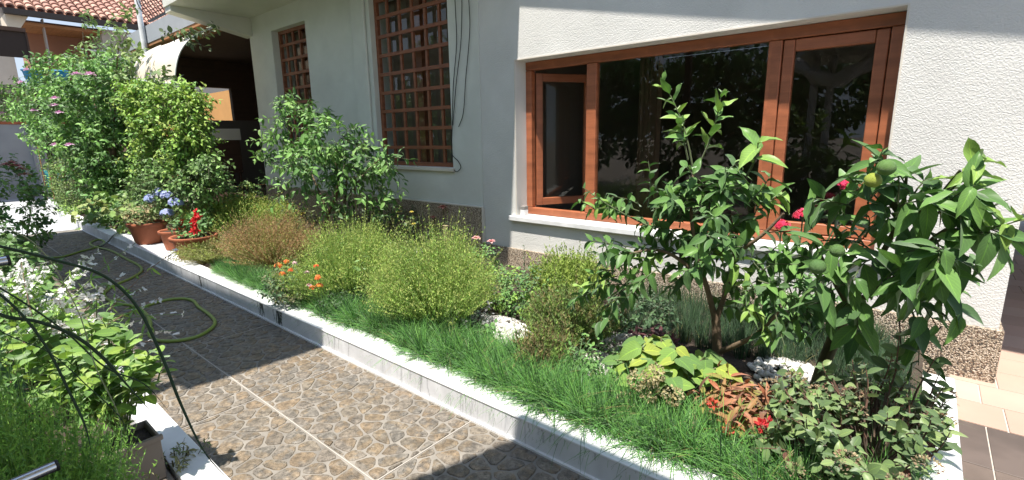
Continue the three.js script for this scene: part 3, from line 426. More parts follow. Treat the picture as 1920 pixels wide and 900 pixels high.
{ const p0 = gnd(88, 376, 0.01), p1 = onX(63, 245, p0.x - 0.1), o = thing('clothes_pole', 'thin leaning metal pole at the end of the path', 'pole', p0); const g = new GB(); g.tube([p0, p1], 0.028, 8); part(o, 'shaft', g, M.chrome); const c = new GB(); c.tube([p1, p1.clone().add(V(0, 0.03, 0))], 0.034, 8); part(o, 'end_cap', c, M.black); }
{ const p = gnd(104, 378, 0.01), o = thing('folding_chair', 'folded chair with blue fabric and wooden legs by the wall', 'chair', p); const q = (x, y, dx = 0) => onX(x, y, p.x - 0.1 - dx); const leg = (a, b) => { const g = new GB(); g.tube([a, b], 0.025, 6); part(o, 'leg', g, M.orangeWood); }; leg(p, q(91, 318)); leg(gnd(118, 376, 0.01), q(103, 315)); const cl = new GB(); const a = q(88, 318), b = q(103, 316), c = q(112, 350), d = q(98, 352); cl.ribbon([a.clone().lerp(b, 0.5), q(96, 333).lerp(q(107, 333), 0.5).add(V(0.04, 0, 0)), c.clone().lerp(d, 0.5)], () => 0.32, V(0, 0, 1), [1, 1, 1]); part(o, 'fabric', cl, std([0.03, 0.33, 0.42])); const w = q(118, 320); part(o, 'board', box(p.x - 0.3, p.x - 0.26, 0.28, 0.95, q(125, 330).z, q(100, 330).z), M.orangeWood); }
for (const [x, y, k] of [[62, 138, 0], [112, 140, 1]]) { const c = onX(x, y, -17.5), o = thing('blue_tub', k ? 'bright blue plastic tub beside the pink flowered shrub' : 'bright blue plastic tub under the dark shelter', 'tub', V(c.x, c.y - 0.25, c.z)); const pr = [[0.02, 0], [0.14, 0], [0.2, 0.3], [0.22, 0.31], [0.22, 0.33], [0.19, 0.33], [0.13, 0.03]].map(p => new THREE.Vector2(...p)); const g = new THREE.LatheGeometry(pr, 20); g.translate(c.x, c.y - 0.25, c.z); part(o, 'bowl', g, std([0.02, 0.24, 0.5], { roughness: 0.35 })); const rim = new THREE.TorusGeometry(0.21, 0.014, 6, 24); rim.rotateX(Math.PI / 2); rim.translate(c.x, c.y + 0.08, c.z); part(o, 'rim', rim, std([0.03, 0.32, 0.6], { roughness: 0.35 })); part(o, 'stand', box(c.x - 0.05, c.x + 0.05, 0, c.y - 0.252, c.z - 0.05, c.z + 0.05), M.brown); }
{ const o = thing('side_passage_wall', 'beige rendered wall beyond the corner paving', 'wall', V(1.9, 0, -8)); part(o, 'wall', box(1.7, 1.95, -0.1, 2.2, -12, -5.2), std([0.44, 0.40, 0.35], { map: wallBlotch, bumpMap: stuccoBump, bumpScale: 0.006 })); part(o, 'base', box(1.68, 1.699, -0.1, 0.3, -12, -5.2), M.plinth); }

// ================================================================== what stands behind the camera and shades the path
{ // narrow timber canopy over the opposite planting strip
  const h = 3.3, s = p => [p[0] + 0.067 * h, p[1] + 0.34 * h], o = thing('timber_canopy', 'long narrow timber canopy on posts over the planting strip', 'canopy', V(-7, 0, 0.3));
  const edge = [[-3.36, -1.80], [-6.4, -1.75], [-8.5, -1.86], [-11.7, -2.0]], back = [[-11.7, -0.8], [-3.45, -0.86]]; part(o, 'roof', prismY([...edge, ...back].map(s), h, h + 0.1), M.brown);
  for (const x of [-11.3, -8.6, -5.9, -3.4]) part(o, 'post', box(x - 0.05, x + 0.05, 0, h - 0.002, 0.26, 0.36, 0.008), M.brown);
}
{ // white-posted pergola slab beside the photographer, with a rolled awning
  const h = 2.7, o = thing('white_pergola', 'white posted pergola with flat roof beside the camera position', 'pergola', V(0.5, 0, 0.5)); part(o, 'roof', prismY([[-1.27, -0.885], [2.6, -0.885], [2.6, 1.9], [-2.1, 1.9], [-1.75, 0.6]], h, h + 0.14), M.soffit);
  for (const [x, z] of [[-1.52, 0.66], [-1.3, 0.66], [2.4, 1.6]]) { const g = new GB(); g.tube([V(x, -0.02, z), V(x, h - 0.002, z)], 0.055, 14); part(o, 'post', g, M.kerbTop); }
  const r = thing('rolled_awning', 'rolled white canvas swag slung under the pergola roof', 'awning', V(-1.2, 2.3, 0.4)); for (let k = 0; k < 3; k++) { const c = []; for (let t = 0; t <= 16; t++) { const u = t / 16; c.push(V(-1.75 + 1.0 * u, 2.62 - 0.28 * Math.sin(Math.PI * u) - 0.03 * k, 0.3 + 0.1 * k)); } const g = new GB(); g.tube(c, t => 0.07 + 0.025 * Math.sin(t * 20 + k), 9); part(r, 'fold', g, M.kerbTop); }
}
// ================================================================== planting
const B = (x, y, h = BED) => gnd(x, y, h);
// ---- edging grass along the kerb
function tuft(n, L, spread, cols, w = 0.0032) {
  const g = new GB();
  for (let k = 0; k < n; k++) { const a = rr(0, 6.283), out = Math.pow(rnd(), 0.7) * spread, l = L * rr(0.65, 1.2), r0 = rr(0, 0.03), d = V(Math.cos(a), 0, Math.sin(a)), pts = []; const up = l * (1 - 0.45 * out); for (let s = 0; s <= 5; s++) { const t = s / 5; pts.push(V(0, 0, 0).addScaledVector(d, r0 + out * l * 0.95 * Math.pow(t, 1.5)).setY(up * (t - 0.62 * out * t * t * t) - 0.015)); } const c = rnd() < 0.05 ? tint([0.3, 0.27, 0.1], 0.2) : tint(pick(cols), 0.22); g.ribbon(pts, t => w * (1.15 - t), V(-d.z + gauss() * 0.3, gauss() * 0.2, d.x), c); }
  return g.build();
}
function scatter(name, geos, mat, spots, label) {
  const root = new THREE.Group(); const per = geos.map(() => []); spots.forEach(s => per[Math.floor(rnd() * geos.length)].push(s));
  geos.forEach((g, k) => { if (!per[k].length) return; const m = new THREE.InstancedMesh(g, mat, per[k].length), q = new THREE.Quaternion(), e = new THREE.Euler(); per[k].forEach((s, i) => { q.setFromEuler(e.set((s.lz ?? 0) + gauss() * 0.1, rr(0, 6.28), gauss() * 0.1, 'XYZ')); m.setMatrixAt(i, new THREE.Matrix4().compose(s.p, q, V(s.s, s.s * rr(0.85, 1.15), s.s))); }); m.name = numbered(name); m.castShadow = m.receiveShadow = true; m.userData = { kind: 'stuff', label }; scene.add(m); });
}
seed = 1001;
{
  const G1 = [[0.06, 0.205, 0.03], [0.09, 0.26, 0.038], [0.035, 0.125, 0.024], [0.14, 0.34, 0.05]];
  const T = [tuft(52, 0.29, 1.0, G1, 0.0052), tuft(44, 0.26, 1.1, G1, 0.005), tuft(54, 0.31, 0.85, G1, 0.0052), tuft(40, 0.24, 1.1, G1, 0.005)];
  const spots = [];
  for (let k = 0; k < 920; k++) { const x = -5.9 + 5.95 * rnd(), wid = x > -4.6 ? 0.36 : 0.2, z = KZ - 0.172 - wid * Math.pow(rnd(), 1.2); if (x < -3.75 && x > -4.4 && rnd() < 0.8) continue; if (x > -0.55 && z < -2.15) continue; spots.push({ p: V(x, BED, z), s: rr(0.75, 1.1) * (x > -4.6 ? 1 : 0.8), lz: 0.36 }); }
  for (let k = 0; k < 70; k++) spots.push({ p: V(rr(-0.02, 0.1), BED, -1.98 - 1.1 * rnd()), s: rr(0.6, 0.9) });
  scatter('edging_grass', T, M.mix, spots, 'dense fine dark green edging grass arching over the kerb');
  const G2 = [[0.03, 0.085, 0.028], [0.045, 0.115, 0.032], [0.022, 0.06, 0.022]];
  const T2 = [tuft(26, 0.24, 0.35, G2, 0.0036), tuft(22, 0.21, 0.5, G2, 0.0036)], sp2 = [];
  for (let k = 0; k < 560; k++) { const x = rr(-1.75, 0.05); sp2.push({ p: V(x, BED, -3.2 - 0.82 * rnd()), s: rr(0.7, 1.15) }); }
  scatter('plinth_grass', T2, M.mixMatte, sp2, 'thin upright dark grass growing along the plinth');
}
// ---- white pebbles
seed = 1100;
{
  const g = new THREE.IcosahedronGeometry(1, 1); const P = g.attributes.position; for (let i = 0; i < P.count; i++) { const v = V(P.getX(i), P.getY(i), P.getZ(i)), k = 0.85 + 0.3 * Math.abs(Math.sin(v.x * 3.1 + v.y * 4.7 + v.z * 2.3)); P.setXYZ(i, v.x * k, v.y * k * 0.6, v.z * k * 0.8); } g.computeVertexNormals();
  const patches = [[955, 632, 0.3, 0.2], [990, 660, 0.28, 0.14], [940, 615, 0.25, 0.16], [1110, 682, 0.26, 0.14], [1075, 690, 0.2, 0.1], [1190, 655, 0.25, 0.2], [1480, 705, 0.22, 0.2], [880, 600, 0.25, 0.12], [730, 470, 0.5, 0.4], [640, 470, 0.5, 0.35]]; const spots = [];
  for (const [x, y, rx, rz] of patches) { const c = B(x, y); for (let k = 0; k < 420; k++) { const a = rr(0, 6.28), r = Math.sqrt(rnd()); spots.push(V(c.x + Math.cos(a) * r * rx, BED + rr(0, 0.02) + 0.045 * (1 - r * r), c.z + Math.sin(a) * r * rz)); } }
  const m = new THREE.InstancedMesh(g, std([0.66, 0.65, 0.63], { roughness: 0.8 }), spots.length), q = new THREE.Quaternion(); spots.forEach((p, i) => { const s = rr(0.009, 0.021); q.setFromEuler(new THREE.Euler(gauss(), rr(0, 6), gauss())); m.setMatrixAt(i, new THREE.Matrix4().compose(p, q, V(s, s, s))); const k = rr(0.6, 1.04); m.setColorAt(i, lin(k, k * 0.99, k * 0.97)); }); m.name = 'white_pebbles'; m.castShadow = m.receiveShadow = true; m.userData = { kind: 'stuff', label: 'white pebbles spread between the plants' }; scene.add(m);
}
// ---- citrus trees
const citrusM = [[0.072, 0.19, 0.03], [0.095, 0.235, 0.036], [0.05, 0.138, 0.026], [0.14, 0.31, 0.05]].map(c => vleaf(c)), youngM = [[0.22, 0.40, 0.06], [0.28, 0.46, 0.08]].map(c => vleaf(c));
function fruit(o, p, r, c) { const g = new THREE.SphereGeometry(r, 18, 14); const P = g.attributes.position; for (let i = 0; i < P.count; i++) { const k = 1 + 0.03 * Math.sin(P.getX(i) * 160) * Math.sin(P.getY(i) * 140); P.setXYZ(i, P.getX(i) * k, P.getY(i) * 0.95 * k, P.getZ(i) * k); } g.translate(p.x, p.y, p.z); part(o, 'fruit', g, new THREE.MeshPhysicalMaterial({ color: lin(...c), roughness: 0.5, bumpMap: stuccoBump, bumpScale: 0.001, clearcoat: 0.3 })); }
const curveTube = (g, pts, r0, r1, seg = 8) => { const c = new THREE.CatmullRomCurve3(pts).getPoints(pts.length * 7); g.tube(c, t => r0 + (r1 - r0) * t, seg); };
{
  seed = 2001; const base = B(1348, 728), o = thing('orange_tree', 'young citrus tree with forked trunk in front of the big window', 'tree', base, 'citrus trees in the bed'); const z0 = base.z; const q = (x, y, dz = 0) => onZ(x, y, z0 + dz);
  const tr = new GB(); const t0 = [base.clone().setY(0.1), q(1347, 690), q(1345, 655), q(1342, 600)]; curveTube(tr, t0, 0.033, 0.024, 9);
  const br = [[q(1342, 602), q(1328, 548), q(1308, 480, 0.06), q(1296, 400, 0.08), q(1300, 320, 0.05)], [q(1342, 602), q(1358, 555, -0.05), q(1375, 490, -0.08), q(1370, 400, -0.1)], [q(1346, 660), q(1380, 647, 0.05), q(1425, 622, 0.12), q(1460, 585, 0.15)], [q(1318, 520, 0.04), q(1240, 470, 0.15), q(1160, 480, 0.22)], [q(1372, 480), q(1430, 440, 0.05), q(1470, 400, 0.05)]];
  br.forEach((b, k) => curveTube(tr, b, [0.019, 0.017, 0.018, 0.012, 0.012][k], 0.006)); part(o, 'trunk', tr, M.bark);
  const twigs = new GB(), lv = new Leaves(), sink = (yo) => (m, l) => lv.add(pick(yo ? (rnd() < 0.6 ? LG.young : LG.citrus) : LG.citrus), m, yo ? (rnd() < 0.7 ? pick(youngM) : citrusM[3]) : pick(citrusM), l);
  const blobs = [[1300, 335, 0.05, 60, 55, 9, 0.12], [1215, 385, 0.1, 80, 45, 9, 0.105], [1150, 370, 0.15, 60, 22, 5, 0.095], [1380, 385, -0.05, 75, 65, 12, 0.115], [1290, 420, 0.15, 110, 55, 16, 0.115], [1260, 480, 0.12, 120, 45, 16, 0.115], [1180, 500, 0.2, 70, 45, 9, 0.115], [1120, 545, 0.25, 45, 50, 7, 0.11], [1370, 470, -0.1, 90, 55, 13, 0.115], [1440, 560, 0.15, 60, 40, 8, 0.10], [1450, 470, 0, 60, 45, 6, 0.11], [1330, 540, -0.1, 70, 30, 5, 0.10]];
  const hub = q(1320, 470);
  for (const [x, y, dz, rx, ry, n, L] of blobs) { const c = q(x, y, dz), s = c.distanceTo(eye) / CAM.f; for (let k = 0; k < n * (y > 340 ? 0.95 : 1); k++) { const p = inBlob(c, [rx * s, ry * s, Math.max(rx, ry) * s * 0.8]); const d = p.clone().sub(hub).normalize().addScaledVector(Y_, rr(-0.1, 0.8)).addScaledVector(rdir(), 0.5); shoot(twigs, sink(rnd() < 0.08), p.clone().addScaledVector(d.normalize(), -0.08), d, rr(0.14, 0.24), 6 + Math.floor(rnd() * 4), L, { hang: 0.75, droop: 0.3 }); } }
  for (const [a, b, n, L] of [[[1300, 320, 0.05], [1243, 150, 0.0], 15, 0.115], [[1300, 330, 0.02], [1352, 165, -0.03], 13, 0.12], [[1290, 300, 0.05], [1270, 215, 0.06], 7, 0.115], [[1400, 330, 0], [1420, 265, 0.12], 5, 0.19], [[1230, 430, 0.15], [1095, 345, 0.22], 9, 0.075], [[1180, 470, 0.2], [1105, 450, 0.3], 8, 0.09], [[1180, 520, 0.2], [1135, 610, 0.3], 7, 0.11], [[1215, 390, 0.1], [1215, 300, 0.1], 8, 0.085]]) { const p = q(...a), e = q(...b), d = e.clone().sub(p); shoot(twigs, sink(b[1] < 300 || rnd() < 0.3), p, d, d.length() * 1.02, n, L, { droop: 0.04, hang: 0.2, start: 0.3, r: 0.006, spread: 0.8 }); }
  part(o, 'twigs', twigs, M.mixMatte, { kind: 'stuff' }); lv.put(o, 'leaf', 300);
}
{
  seed = 2101; const base = B(1522, 752), o = thing('orange_tree', 'leaning citrus tree with green fruit near the house corner', 'tree', base, 'citrus trees in the bed'); const P = (x, y, z) => onZ(x, y, z - 0.42);
  const tr = new GB(); curveTube(tr, [base.clone().setY(0.1), P(1542, 690, -2.55), P(1566, 630, -2.45), P(1592, 572, -2.36)], 0.036, 0.029, 10);
  const top = P(1592, 574, -2.36); for (const b of [[top, P(1640, 500, -2.25), P(1690, 400, -2.15), P(1700, 330, -2.1)], [top, P(1560, 520, -2.3), P(1530, 460, -2.25)], [top, P(1680, 520, -2.2), P(1760, 440, -2.1), P(1840, 400, -2.0)], [P(1690, 400, -2.15), P(1640, 350, -2.1), P(1600, 360, -2.05)], [P(1690, 420, -2.15), P(1760, 370, -2.05), P(1800, 320, -2.0)]]) curveTube(tr, b, 0.017, 0.005); part(o, 'trunk', tr, M.barkGreen);
  const twigs = new GB(), lv = new Leaves(), sink = yo => (m, l) => lv.add(pick(yo ? LG.young : LG.citrus), m, yo ? pick(youngM) : pick(citrusM), l);
  const hub = P(1660, 470, -2.2);
  for (const [x, y, z, rx, ry, n, L] of [[1640, 350, -2.05, 55, 50, 6, 0.135], [1600, 400, -2.1, 60, 40, 6, 0.14], [1560, 470, -2.15, 70, 50, 8, 0.14], [1660, 450, -2.05, 70, 55, 9, 0.155], [1730, 500, -2.1, 60, 55, 8, 0.16], [1750, 400, -2.05, 60, 45, 7, 0.15], [1620, 540, -2.15, 60, 40, 6, 0.14], [1700, 560, -2.2, 50, 50, 5, 0.15], [1480, 545, -2.3, 50, 45, 5, 0.12], [1800, 440, -1.95, 40, 30, 3, 0.14], [1700, 330, -2.05, 40, 35, 4, 0.13]]) { const c = P(x, y, z), s = c.distanceTo(eye) / CAM.f; for (let k = 0; k < n * 0.62; k++) { const p = inBlob(c, [rx * s * 1.1, ry * s * 1.1, rx * s * 0.9]); const d = p.clone().sub(hub).normalize().addScaledVector(Y_, rr(-0.3, 0.6)).addScaledVector(rdir(), 0.5).normalize(); shoot(twigs, sink(false), p.clone().addScaledVector(d, -0.08), d, rr(0.15, 0.25), 5 + Math.floor(rnd() * 3), L * 1.12, { hang: 1.0, droop: 0.35, r: 0.0045 }); } }
  for (const [a, b, n, L, yo] of [[[1770, 370, -2.05], [1850, 290, -1.95], 9, 0.10, 1], [[1760, 400, -2.05], [1830, 340, -1.9], 6, 0.15, 0], [[1790, 430, -2.0], [1915, 400, -1.85], 7, 0.085, 1], [[1750, 460, -2.05], [1870, 385, -1.9], 7, 0.12, 0], [[1640, 360, -2.05], [1660, 270, -2.0], 6, 0.12, 0], [[1700, 540, -2.2], [1760, 610, -2.15], 5, 0.14, 0], [[1600, 590, -2.35], [1625, 640, -2.3], 2, 0.17, 0]]) { const p = P(...a), e = P(...b), d = e.clone().sub(p); shoot(twigs, sink(yo), p, d, d.length() * 1.02, n, L, { droop: 0.08, hang: 0.5, r: 0.005, start: 0.35 }); }
  part(o, 'twigs', twigs, M.mixMatte, { kind: 'stuff' }); lv.put(o, 'leaf', 300);
  fruit(o, P(1662, 314, -1.86), 0.031, [0.12, 0.24, 0.05]); fruit(o, P(1637, 338, -1.88), 0.029, [0.34, 0.42, 0.05]); fruit(o, P(1533, 500, -1.9), 0.032, [0.09, 0.19, 0.05]); fruit(o, P(1570, 470, -1.92), 0.028, [0.10, 0.2, 0.05]);
}
// lemon tree in front of the lattice windows
function leafMass(o, gb, c, r, n, L, G, cols, v = 0.2, hang = 0.5) { for (let k = 0; k < n; k++) { const d = rdir(), rad = Math.cbrt(rr(0.25, 1)), p = V(c.x + d.x * r[0] * rad, c.y + d.y * r[1] * rad, c.z + d.z * r[2] * rad), dd = d.clone().addScaledVector(rdir(), 0.9).addScaledVector(Y_, -rr(0, hang)); gb.geo(pick(G), orient(p, dd, V(gauss() * 0.5, 1, 0.3 + gauss() * 0.5), L * rr(0.65, 1.2)), tint(pick(cols), v)); } }
// clumped foliage: sprays of leaves at random places in a crown, with gaps between
function sprays(gb, twig, c, r, n, per, len, L, G, cols, o = {}) { for (let k = 0; k < n; k++) { const d = rdir(), rad = Math.cbrt(rr(o.core ?? 0.2, 1)), p = V(c.x + d.x * r[0] * rad, c.y + d.y * r[1] * rad, c.z + d.z * r[2] * rad), col = tint(pick(cols), 0.12), dd = d.clone().addScaledVector(rdir(), 0.6).addScaledVector(Y_, o.rise ?? 0.25).normalize(); shoot(twig, (m) => gb.geo(pick(G), m, tint(col, 0.12)), p.addScaledVector(dd, -len * 0.5), dd, len * rr(0.7, 1.3), per, L, { hang: o.hang ?? 0.4, droop: o.droop ?? 0.25, r: o.r ?? 0.004, twigCol: o.twigCol ?? [0.09, 0.08, 0.04], start: 0.05 }); } }
{
  seed = 2201; const base = B(600, 468), o = thing('lemon_tree', 'bushy lemon tree staked in front of the lattice windows', 'tree', base, 'citrus trees in the bed'); const q = (x, y, dz = 0) => onZ(x, y, base.z + dz);
  const tr = new GB(); curveTube(tr, [base, q(612, 410), q(632, 360), q(630, 300)], 0.03, 0.015); curveTube(tr, [q(628, 458), q(640, 420), q(648, 370), q(650, 310)], 0.02, 0.012); curveTube(tr, [q(616, 400), q(590, 340), q(565, 280)], 0.016, 0.007); curveTube(tr, [q(645, 380), q(680, 330), q(710, 300)], 0.014, 0.006); part(o, 'trunk', tr, M.bark);
  part(o, 'stake', (() => { const g = new GB(); g.tube([q(672, 462), q(664, 330)], 0.014, 6); return g; })(), M.stake);
  const gb = new GB(), tw = new GB(), C = [[0.09, 0.22, 0.045], [0.12, 0.27, 0.05], [0.17, 0.34, 0.07], [0.06, 0.15, 0.035]];
  for (const [x, y, rx, ry, n, dz] of [[565, 245, 55, 50, 30, 0], [620, 260, 55, 45, 30, 0.1], [600, 310, 70, 40, 40, 0.15], [660, 300, 55, 50, 32, 0], [700, 340, 45, 40, 22, -0.1], [560, 350, 40, 35, 16, 0.1], [640, 370, 60, 35, 24, 0], [510, 270, 30, 22, 8, 0.2], [500, 300, 22, 14, 5, 0.2], [725, 300, 28, 22, 8, 0], [535, 210, 22, 28, 7, 0], [690, 400, 45, 30, 14, -0.1], [570, 210, 30, 20, 8, 0]]) { const c = q(x, y, dz), s = c.distanceTo(eye) / CAM.f; sprays(gb, tw, c, [rx * s, ry * s, rx * s], Math.round(n * (y > 335 ? 0.7 : 1.25)), 9, 0.26, 0.105, LG.citrus, C, { hang: 0.6 }); }
  part(o, 'twigs', tw, M.mixMatte); part(o, 'crown', gb, M.mix, { kind: 'stuff' });
}
// ---- fine feathery bushes
function fineBush(name, label, base, r, h, n, cols, o = {}) {
  const t = thing(name, label, 'bush', base, o.group), g = new GB();
  for (let k = 0; k < n; k++) {
    const a = rr(0, 6.283), rad = Math.pow(rnd(), 0.55), lobe = 1 + 0.13 * Math.sin(a * 3 + base.x * 9) + 0.09 * Math.sin(a * 5 + base.x * 23), fly = rnd() < 0.12 ? 1.17 : 1, tr_ = rad * r * lobe * rr(0.85, 1.08) * fly, th = h * Math.sqrt(1 - 0.72 * rad * rad) * rr(0.5, 1.12) * fly * (1 + 0.1 * Math.sin(tr_ * 14 + a * 2)) * (0.94 + 0.06 * lobe), tip = V(base.x + Math.cos(a) * tr_, base.y + th + 0.03, base.z + Math.sin(a) * tr_ * (o.zr ?? 1)), p0 = base.clone().add(V(Math.cos(a) * 0.3 * tr_, 0, Math.sin(a) * 0.3 * tr_));
    const mid = p0.clone().lerp(tip, 0.5).add(V(0, 0.1 * h, 0)).addScaledVector(rdir(), 0.03), c = tint(pick(cols), 0.15); const pts = []; for (let s = 0; s <= 4; s++) { const u = s / 4; pts.push(p0.clone().multiplyScalar((1 - u) * (1 - u)).addScaledVector(mid, 2 * u * (1 - u)).addScaledVector(tip, u * u)); }
    g.ribbon(pts, u => (o.w ?? 0.0024) * (1.3 - u), rdir(), [c[0] * 1.1, c[1] * 0.95, c[2]]);
    const m = o.leaves ?? 17; for (let s = 0; s < m; s++) { const u = 0.35 + 0.65 * (s + rnd()) / m, p = p0.clone().multiplyScalar((1 - u) * (1 - u)).addScaledVector(mid, 2 * u * (1 - u)).addScaledVector(tip, u * u), d = rdir().addScaledVector(Y_, 1.1).normalize(), l = (o.L ?? 0.017) * rr(0.6, 1.3), sd = d.clone().cross(rdir()).normalize().multiplyScalar(l * (o.lw ?? 0.2)); const cc = o.tip && u > 0.8 && rnd() < (o.tipP ?? 0.5) ? tint(o.tip, 0.15) : tint(c, 0.12); g.tri(p.clone().add(sd), p.clone().sub(sd), p.clone().addScaledVector(d, l), cc); }
  }
  part(t, 'crown', g, M.mixMatte, { kind: 'stuff' }); const st = new GB(); for (let k = 0; k < 9; k++) { const a = k * 0.7; st.tube([base.clone().add(V(Math.cos(a) * 0.02, -0.02, Math.sin(a) * 0.02)), base.clone().add(V(Math.cos(a) * r * 0.35, h * 0.35, Math.sin(a) * r * 0.35))], u => 0.006 * (1 - 0.6 * u), 5); } part(t, 'stems', st, M.bark); return t;
}
seed = 3001;
const K1 = [[0.22, 0.37, 0.055], [0.27, 0.43, 0.065], [0.17, 0.3, 0.05], [0.33, 0.47, 0.09]], K2 = [[0.29, 0.31, 0.07], [0.35, 0.22, 0.08], [0.22, 0.27, 0.06], [0.38, 0.28, 0.11]];
fineBush('feathery_bush', 'large rounded yellow green feathery bush behind the edging grass beside white pebbles', B(822, 612), 0.54, 0.70, 3400, K1, { group: 'feathery bushes', tip: [0.36, 0.42, 0.11] });
fineBush('feathery_bush', 'large yellow green feathery bush right of the orange flowers', B(668, 560), 0.60, 0.64, 3400, K1, { group: 'feathery bushes', tip: [0.36, 0.42, 0.10] });
fineBush('feathery_bush', 'reddish tinged feathery bush behind the orange flowers', B(515, 500), 0.64, 0.56, 2600, K2, { group: 'feathery bushes', tip: [0.36, 0.2, 0.1] });
fineBush('feathery_bush', 'flat topped bright yellow green feathery bush beside the terracotta pots', B(448, 450), 0.85, 0.6, 2800, K1, { group: 'feathery bushes', tip: [0.34, 0.36, 0.07], L: 0.03 });
fineBush('feathery_bush', 'low pinkish brown feathery bush at the kerb by the pots', B(470, 482), 0.4, 0.33, 900, [[0.3, 0.22, 0.12], [0.25, 0.25, 0.08], [0.36, 0.26, 0.18]], { group: 'feathery bushes', tip: [0.45, 0.3, 0.24] });
fineBush('feathery_bush', 'small bright lime feathery bush against the plinth under the window', B(1068, 575), 0.36, 0.44, 1100, [[0.22, 0.33, 0.045], [0.28, 0.38, 0.06]], { group: 'feathery bushes', L: 0.028 });
fineBush('feathery_bush', 'lime green feathery bush left of the yellow leaved hydrangea', B(1062, 655), 0.33, 0.4, 1800, [[0.18, 0.29, 0.045], [0.12, 0.2, 0.04], [0.22, 0.2, 0.07]], { group: 'feathery bushes', L: 0.022 });
fineBush('feathery_bush', 'small green and brown feathery bush among the white pebbles', B(1018, 700), 0.2, 0.24, 800, [[0.16, 0.26, 0.04], [0.2, 0.16, 0.06]], { group: 'feathery bushes', L: 0.02 });
fineBush('feathery_bush', 'low sedum like yellow green mound on the kerb beside the round pot', B(398, 490), 0.42, 0.24, 900, [[0.28, 0.34, 0.07], [0.32, 0.33, 0.12]], { group: 'feathery bushes', L: 0.022 });
// ---- green filler perennials between the bushes
function softPlant(name, label, cat, base, r, h, n, L, G, cols, o = {}) { const t = thing(name, label, cat, base, o.group), gb = new GB(), tw = new GB(); sprays(gb, tw, V(base.x, base.y + h * 0.52, base.z), [r, h * 0.5, r * (o.zr ?? 1)], n, o.per ?? 7, o.len ?? 0.12, L, G, cols, { hang: 0.3, droop: 0.1, rise: 0.5, r: 0.002, core: o.core ?? 0.1, ...o }); for (let k = 0; k < (o.stems ?? 7); k++) { const a = rr(0, 6.28); tw.tube([base.clone().add(V(Math.cos(a) * 0.03, -0.02, Math.sin(a) * 0.03)), base.clone().add(V(Math.cos(a) * r * 0.5, h * 0.7, Math.sin(a) * r * 0.5))], u => (o.sr ?? 0.004) * (1 - 0.5 * u), 5, [0.09, 0.09, 0.04]); } part(t, 'stems', tw, M.mixMatte); part(t, 'foliage', gb, M.mix, { kind: 'stuff' }); return t; }
const GR = [[0.10, 0.23, 0.055], [0.14, 0.3, 0.07], [0.07, 0.16, 0.045]], GL = [[0.22, 0.40, 0.065], [0.28, 0.46, 0.075], [0.15, 0.30, 0.055]];
seed = 3101;
softPlant('leafy_perennial', 'light green leafy perennial filling the bed below the window sill corner', 'plant', B(955, 575), 0.36, 0.3, 130, 0.042, LG.tiny, GL, { group: 'leafy perennials' });
softPlant('leafy_perennial', 'mid green leafy perennial between feathery bush and window wall', 'plant', B(985, 590), 0.34, 0.36, 110, 0.04, LG.tiny, GR, { group: 'leafy perennials' });
softPlant('leafy_perennial', 'low dark perennial in front of the pebbles with pale leaf tips', 'plant', B(880, 628), 0.22, 0.2, 60, 0.035, LG.tiny, [[0.05, 0.1, 0.05], [0.3, 0.3, 0.3]], { group: 'leafy perennials' });
softPlant('leafy_perennial', 'fresh green perennial beside hydrangea over the edging grass', 'plant', B(1130, 715), 0.24, 0.24, 90, 0.035, LG.tiny, GR, { group: 'leafy perennials' });
softPlant('leafy_perennial', 'dark green ground plant under the citrus tree by the pebbles', 'plant', B(1185, 620), 0.34, 0.26, 110, 0.045, LG.tiny, [[0.04, 0.1, 0.035], [0.06, 0.13, 0.04]], { group: 'leafy perennials' });
softPlant('leafy_perennial', 'dark shrubby perennial between the two large feathery bushes', 'plant', B(650, 588), 0.22, 0.2, 80, 0.035, LG.tiny, [[0.05, 0.11, 0.035], [0.07, 0.14, 0.045]], { group: 'leafy perennials' });
softPlant('burgundy_plant', 'dark burgundy leaved plant behind the hydrangea', 'plant', B(1222, 665), 0.13, 0.17, 30, 0.06, LG.oval, [[0.07, 0.015, 0.02], [0.11, 0.025, 0.03]], {});
// tall leafy weeds
for (const [x, y, h, lab] of [[692, 585, 0.5, 'tall pale green leafy shoot in front of the feathery bush'], [808, 632, 0.26, 'short pale green leafy shoot at the edge of the grass'], [985, 545, 0.45, 'thin dark stem with small leaves before the plinth']]) { seed += 13; const b = B(x, y), t = thing('leafy_shoot', lab, 'plant', b, 'single upright shoots'), gb = new GB(), tw = new GB(); shoot(tw, m => gb.geo(pick(LG.oval), m, tint(h > 0.44 && x > 900 ? [0.06, 0.11, 0.04] : [0.2, 0.36, 0.09], 0.15)), b, V(0.02, 1, 0.05), h, x > 900 ? 16 : 14, x > 900 ? 0.03 : 0.085, { droop: 0, hang: 0.1, start: 0.25, r: 0.005 }); part(t, 'stem', tw, M.mixMatte); part(t, 'leaves', gb, M.mix, { kind: 'stuff' }); }
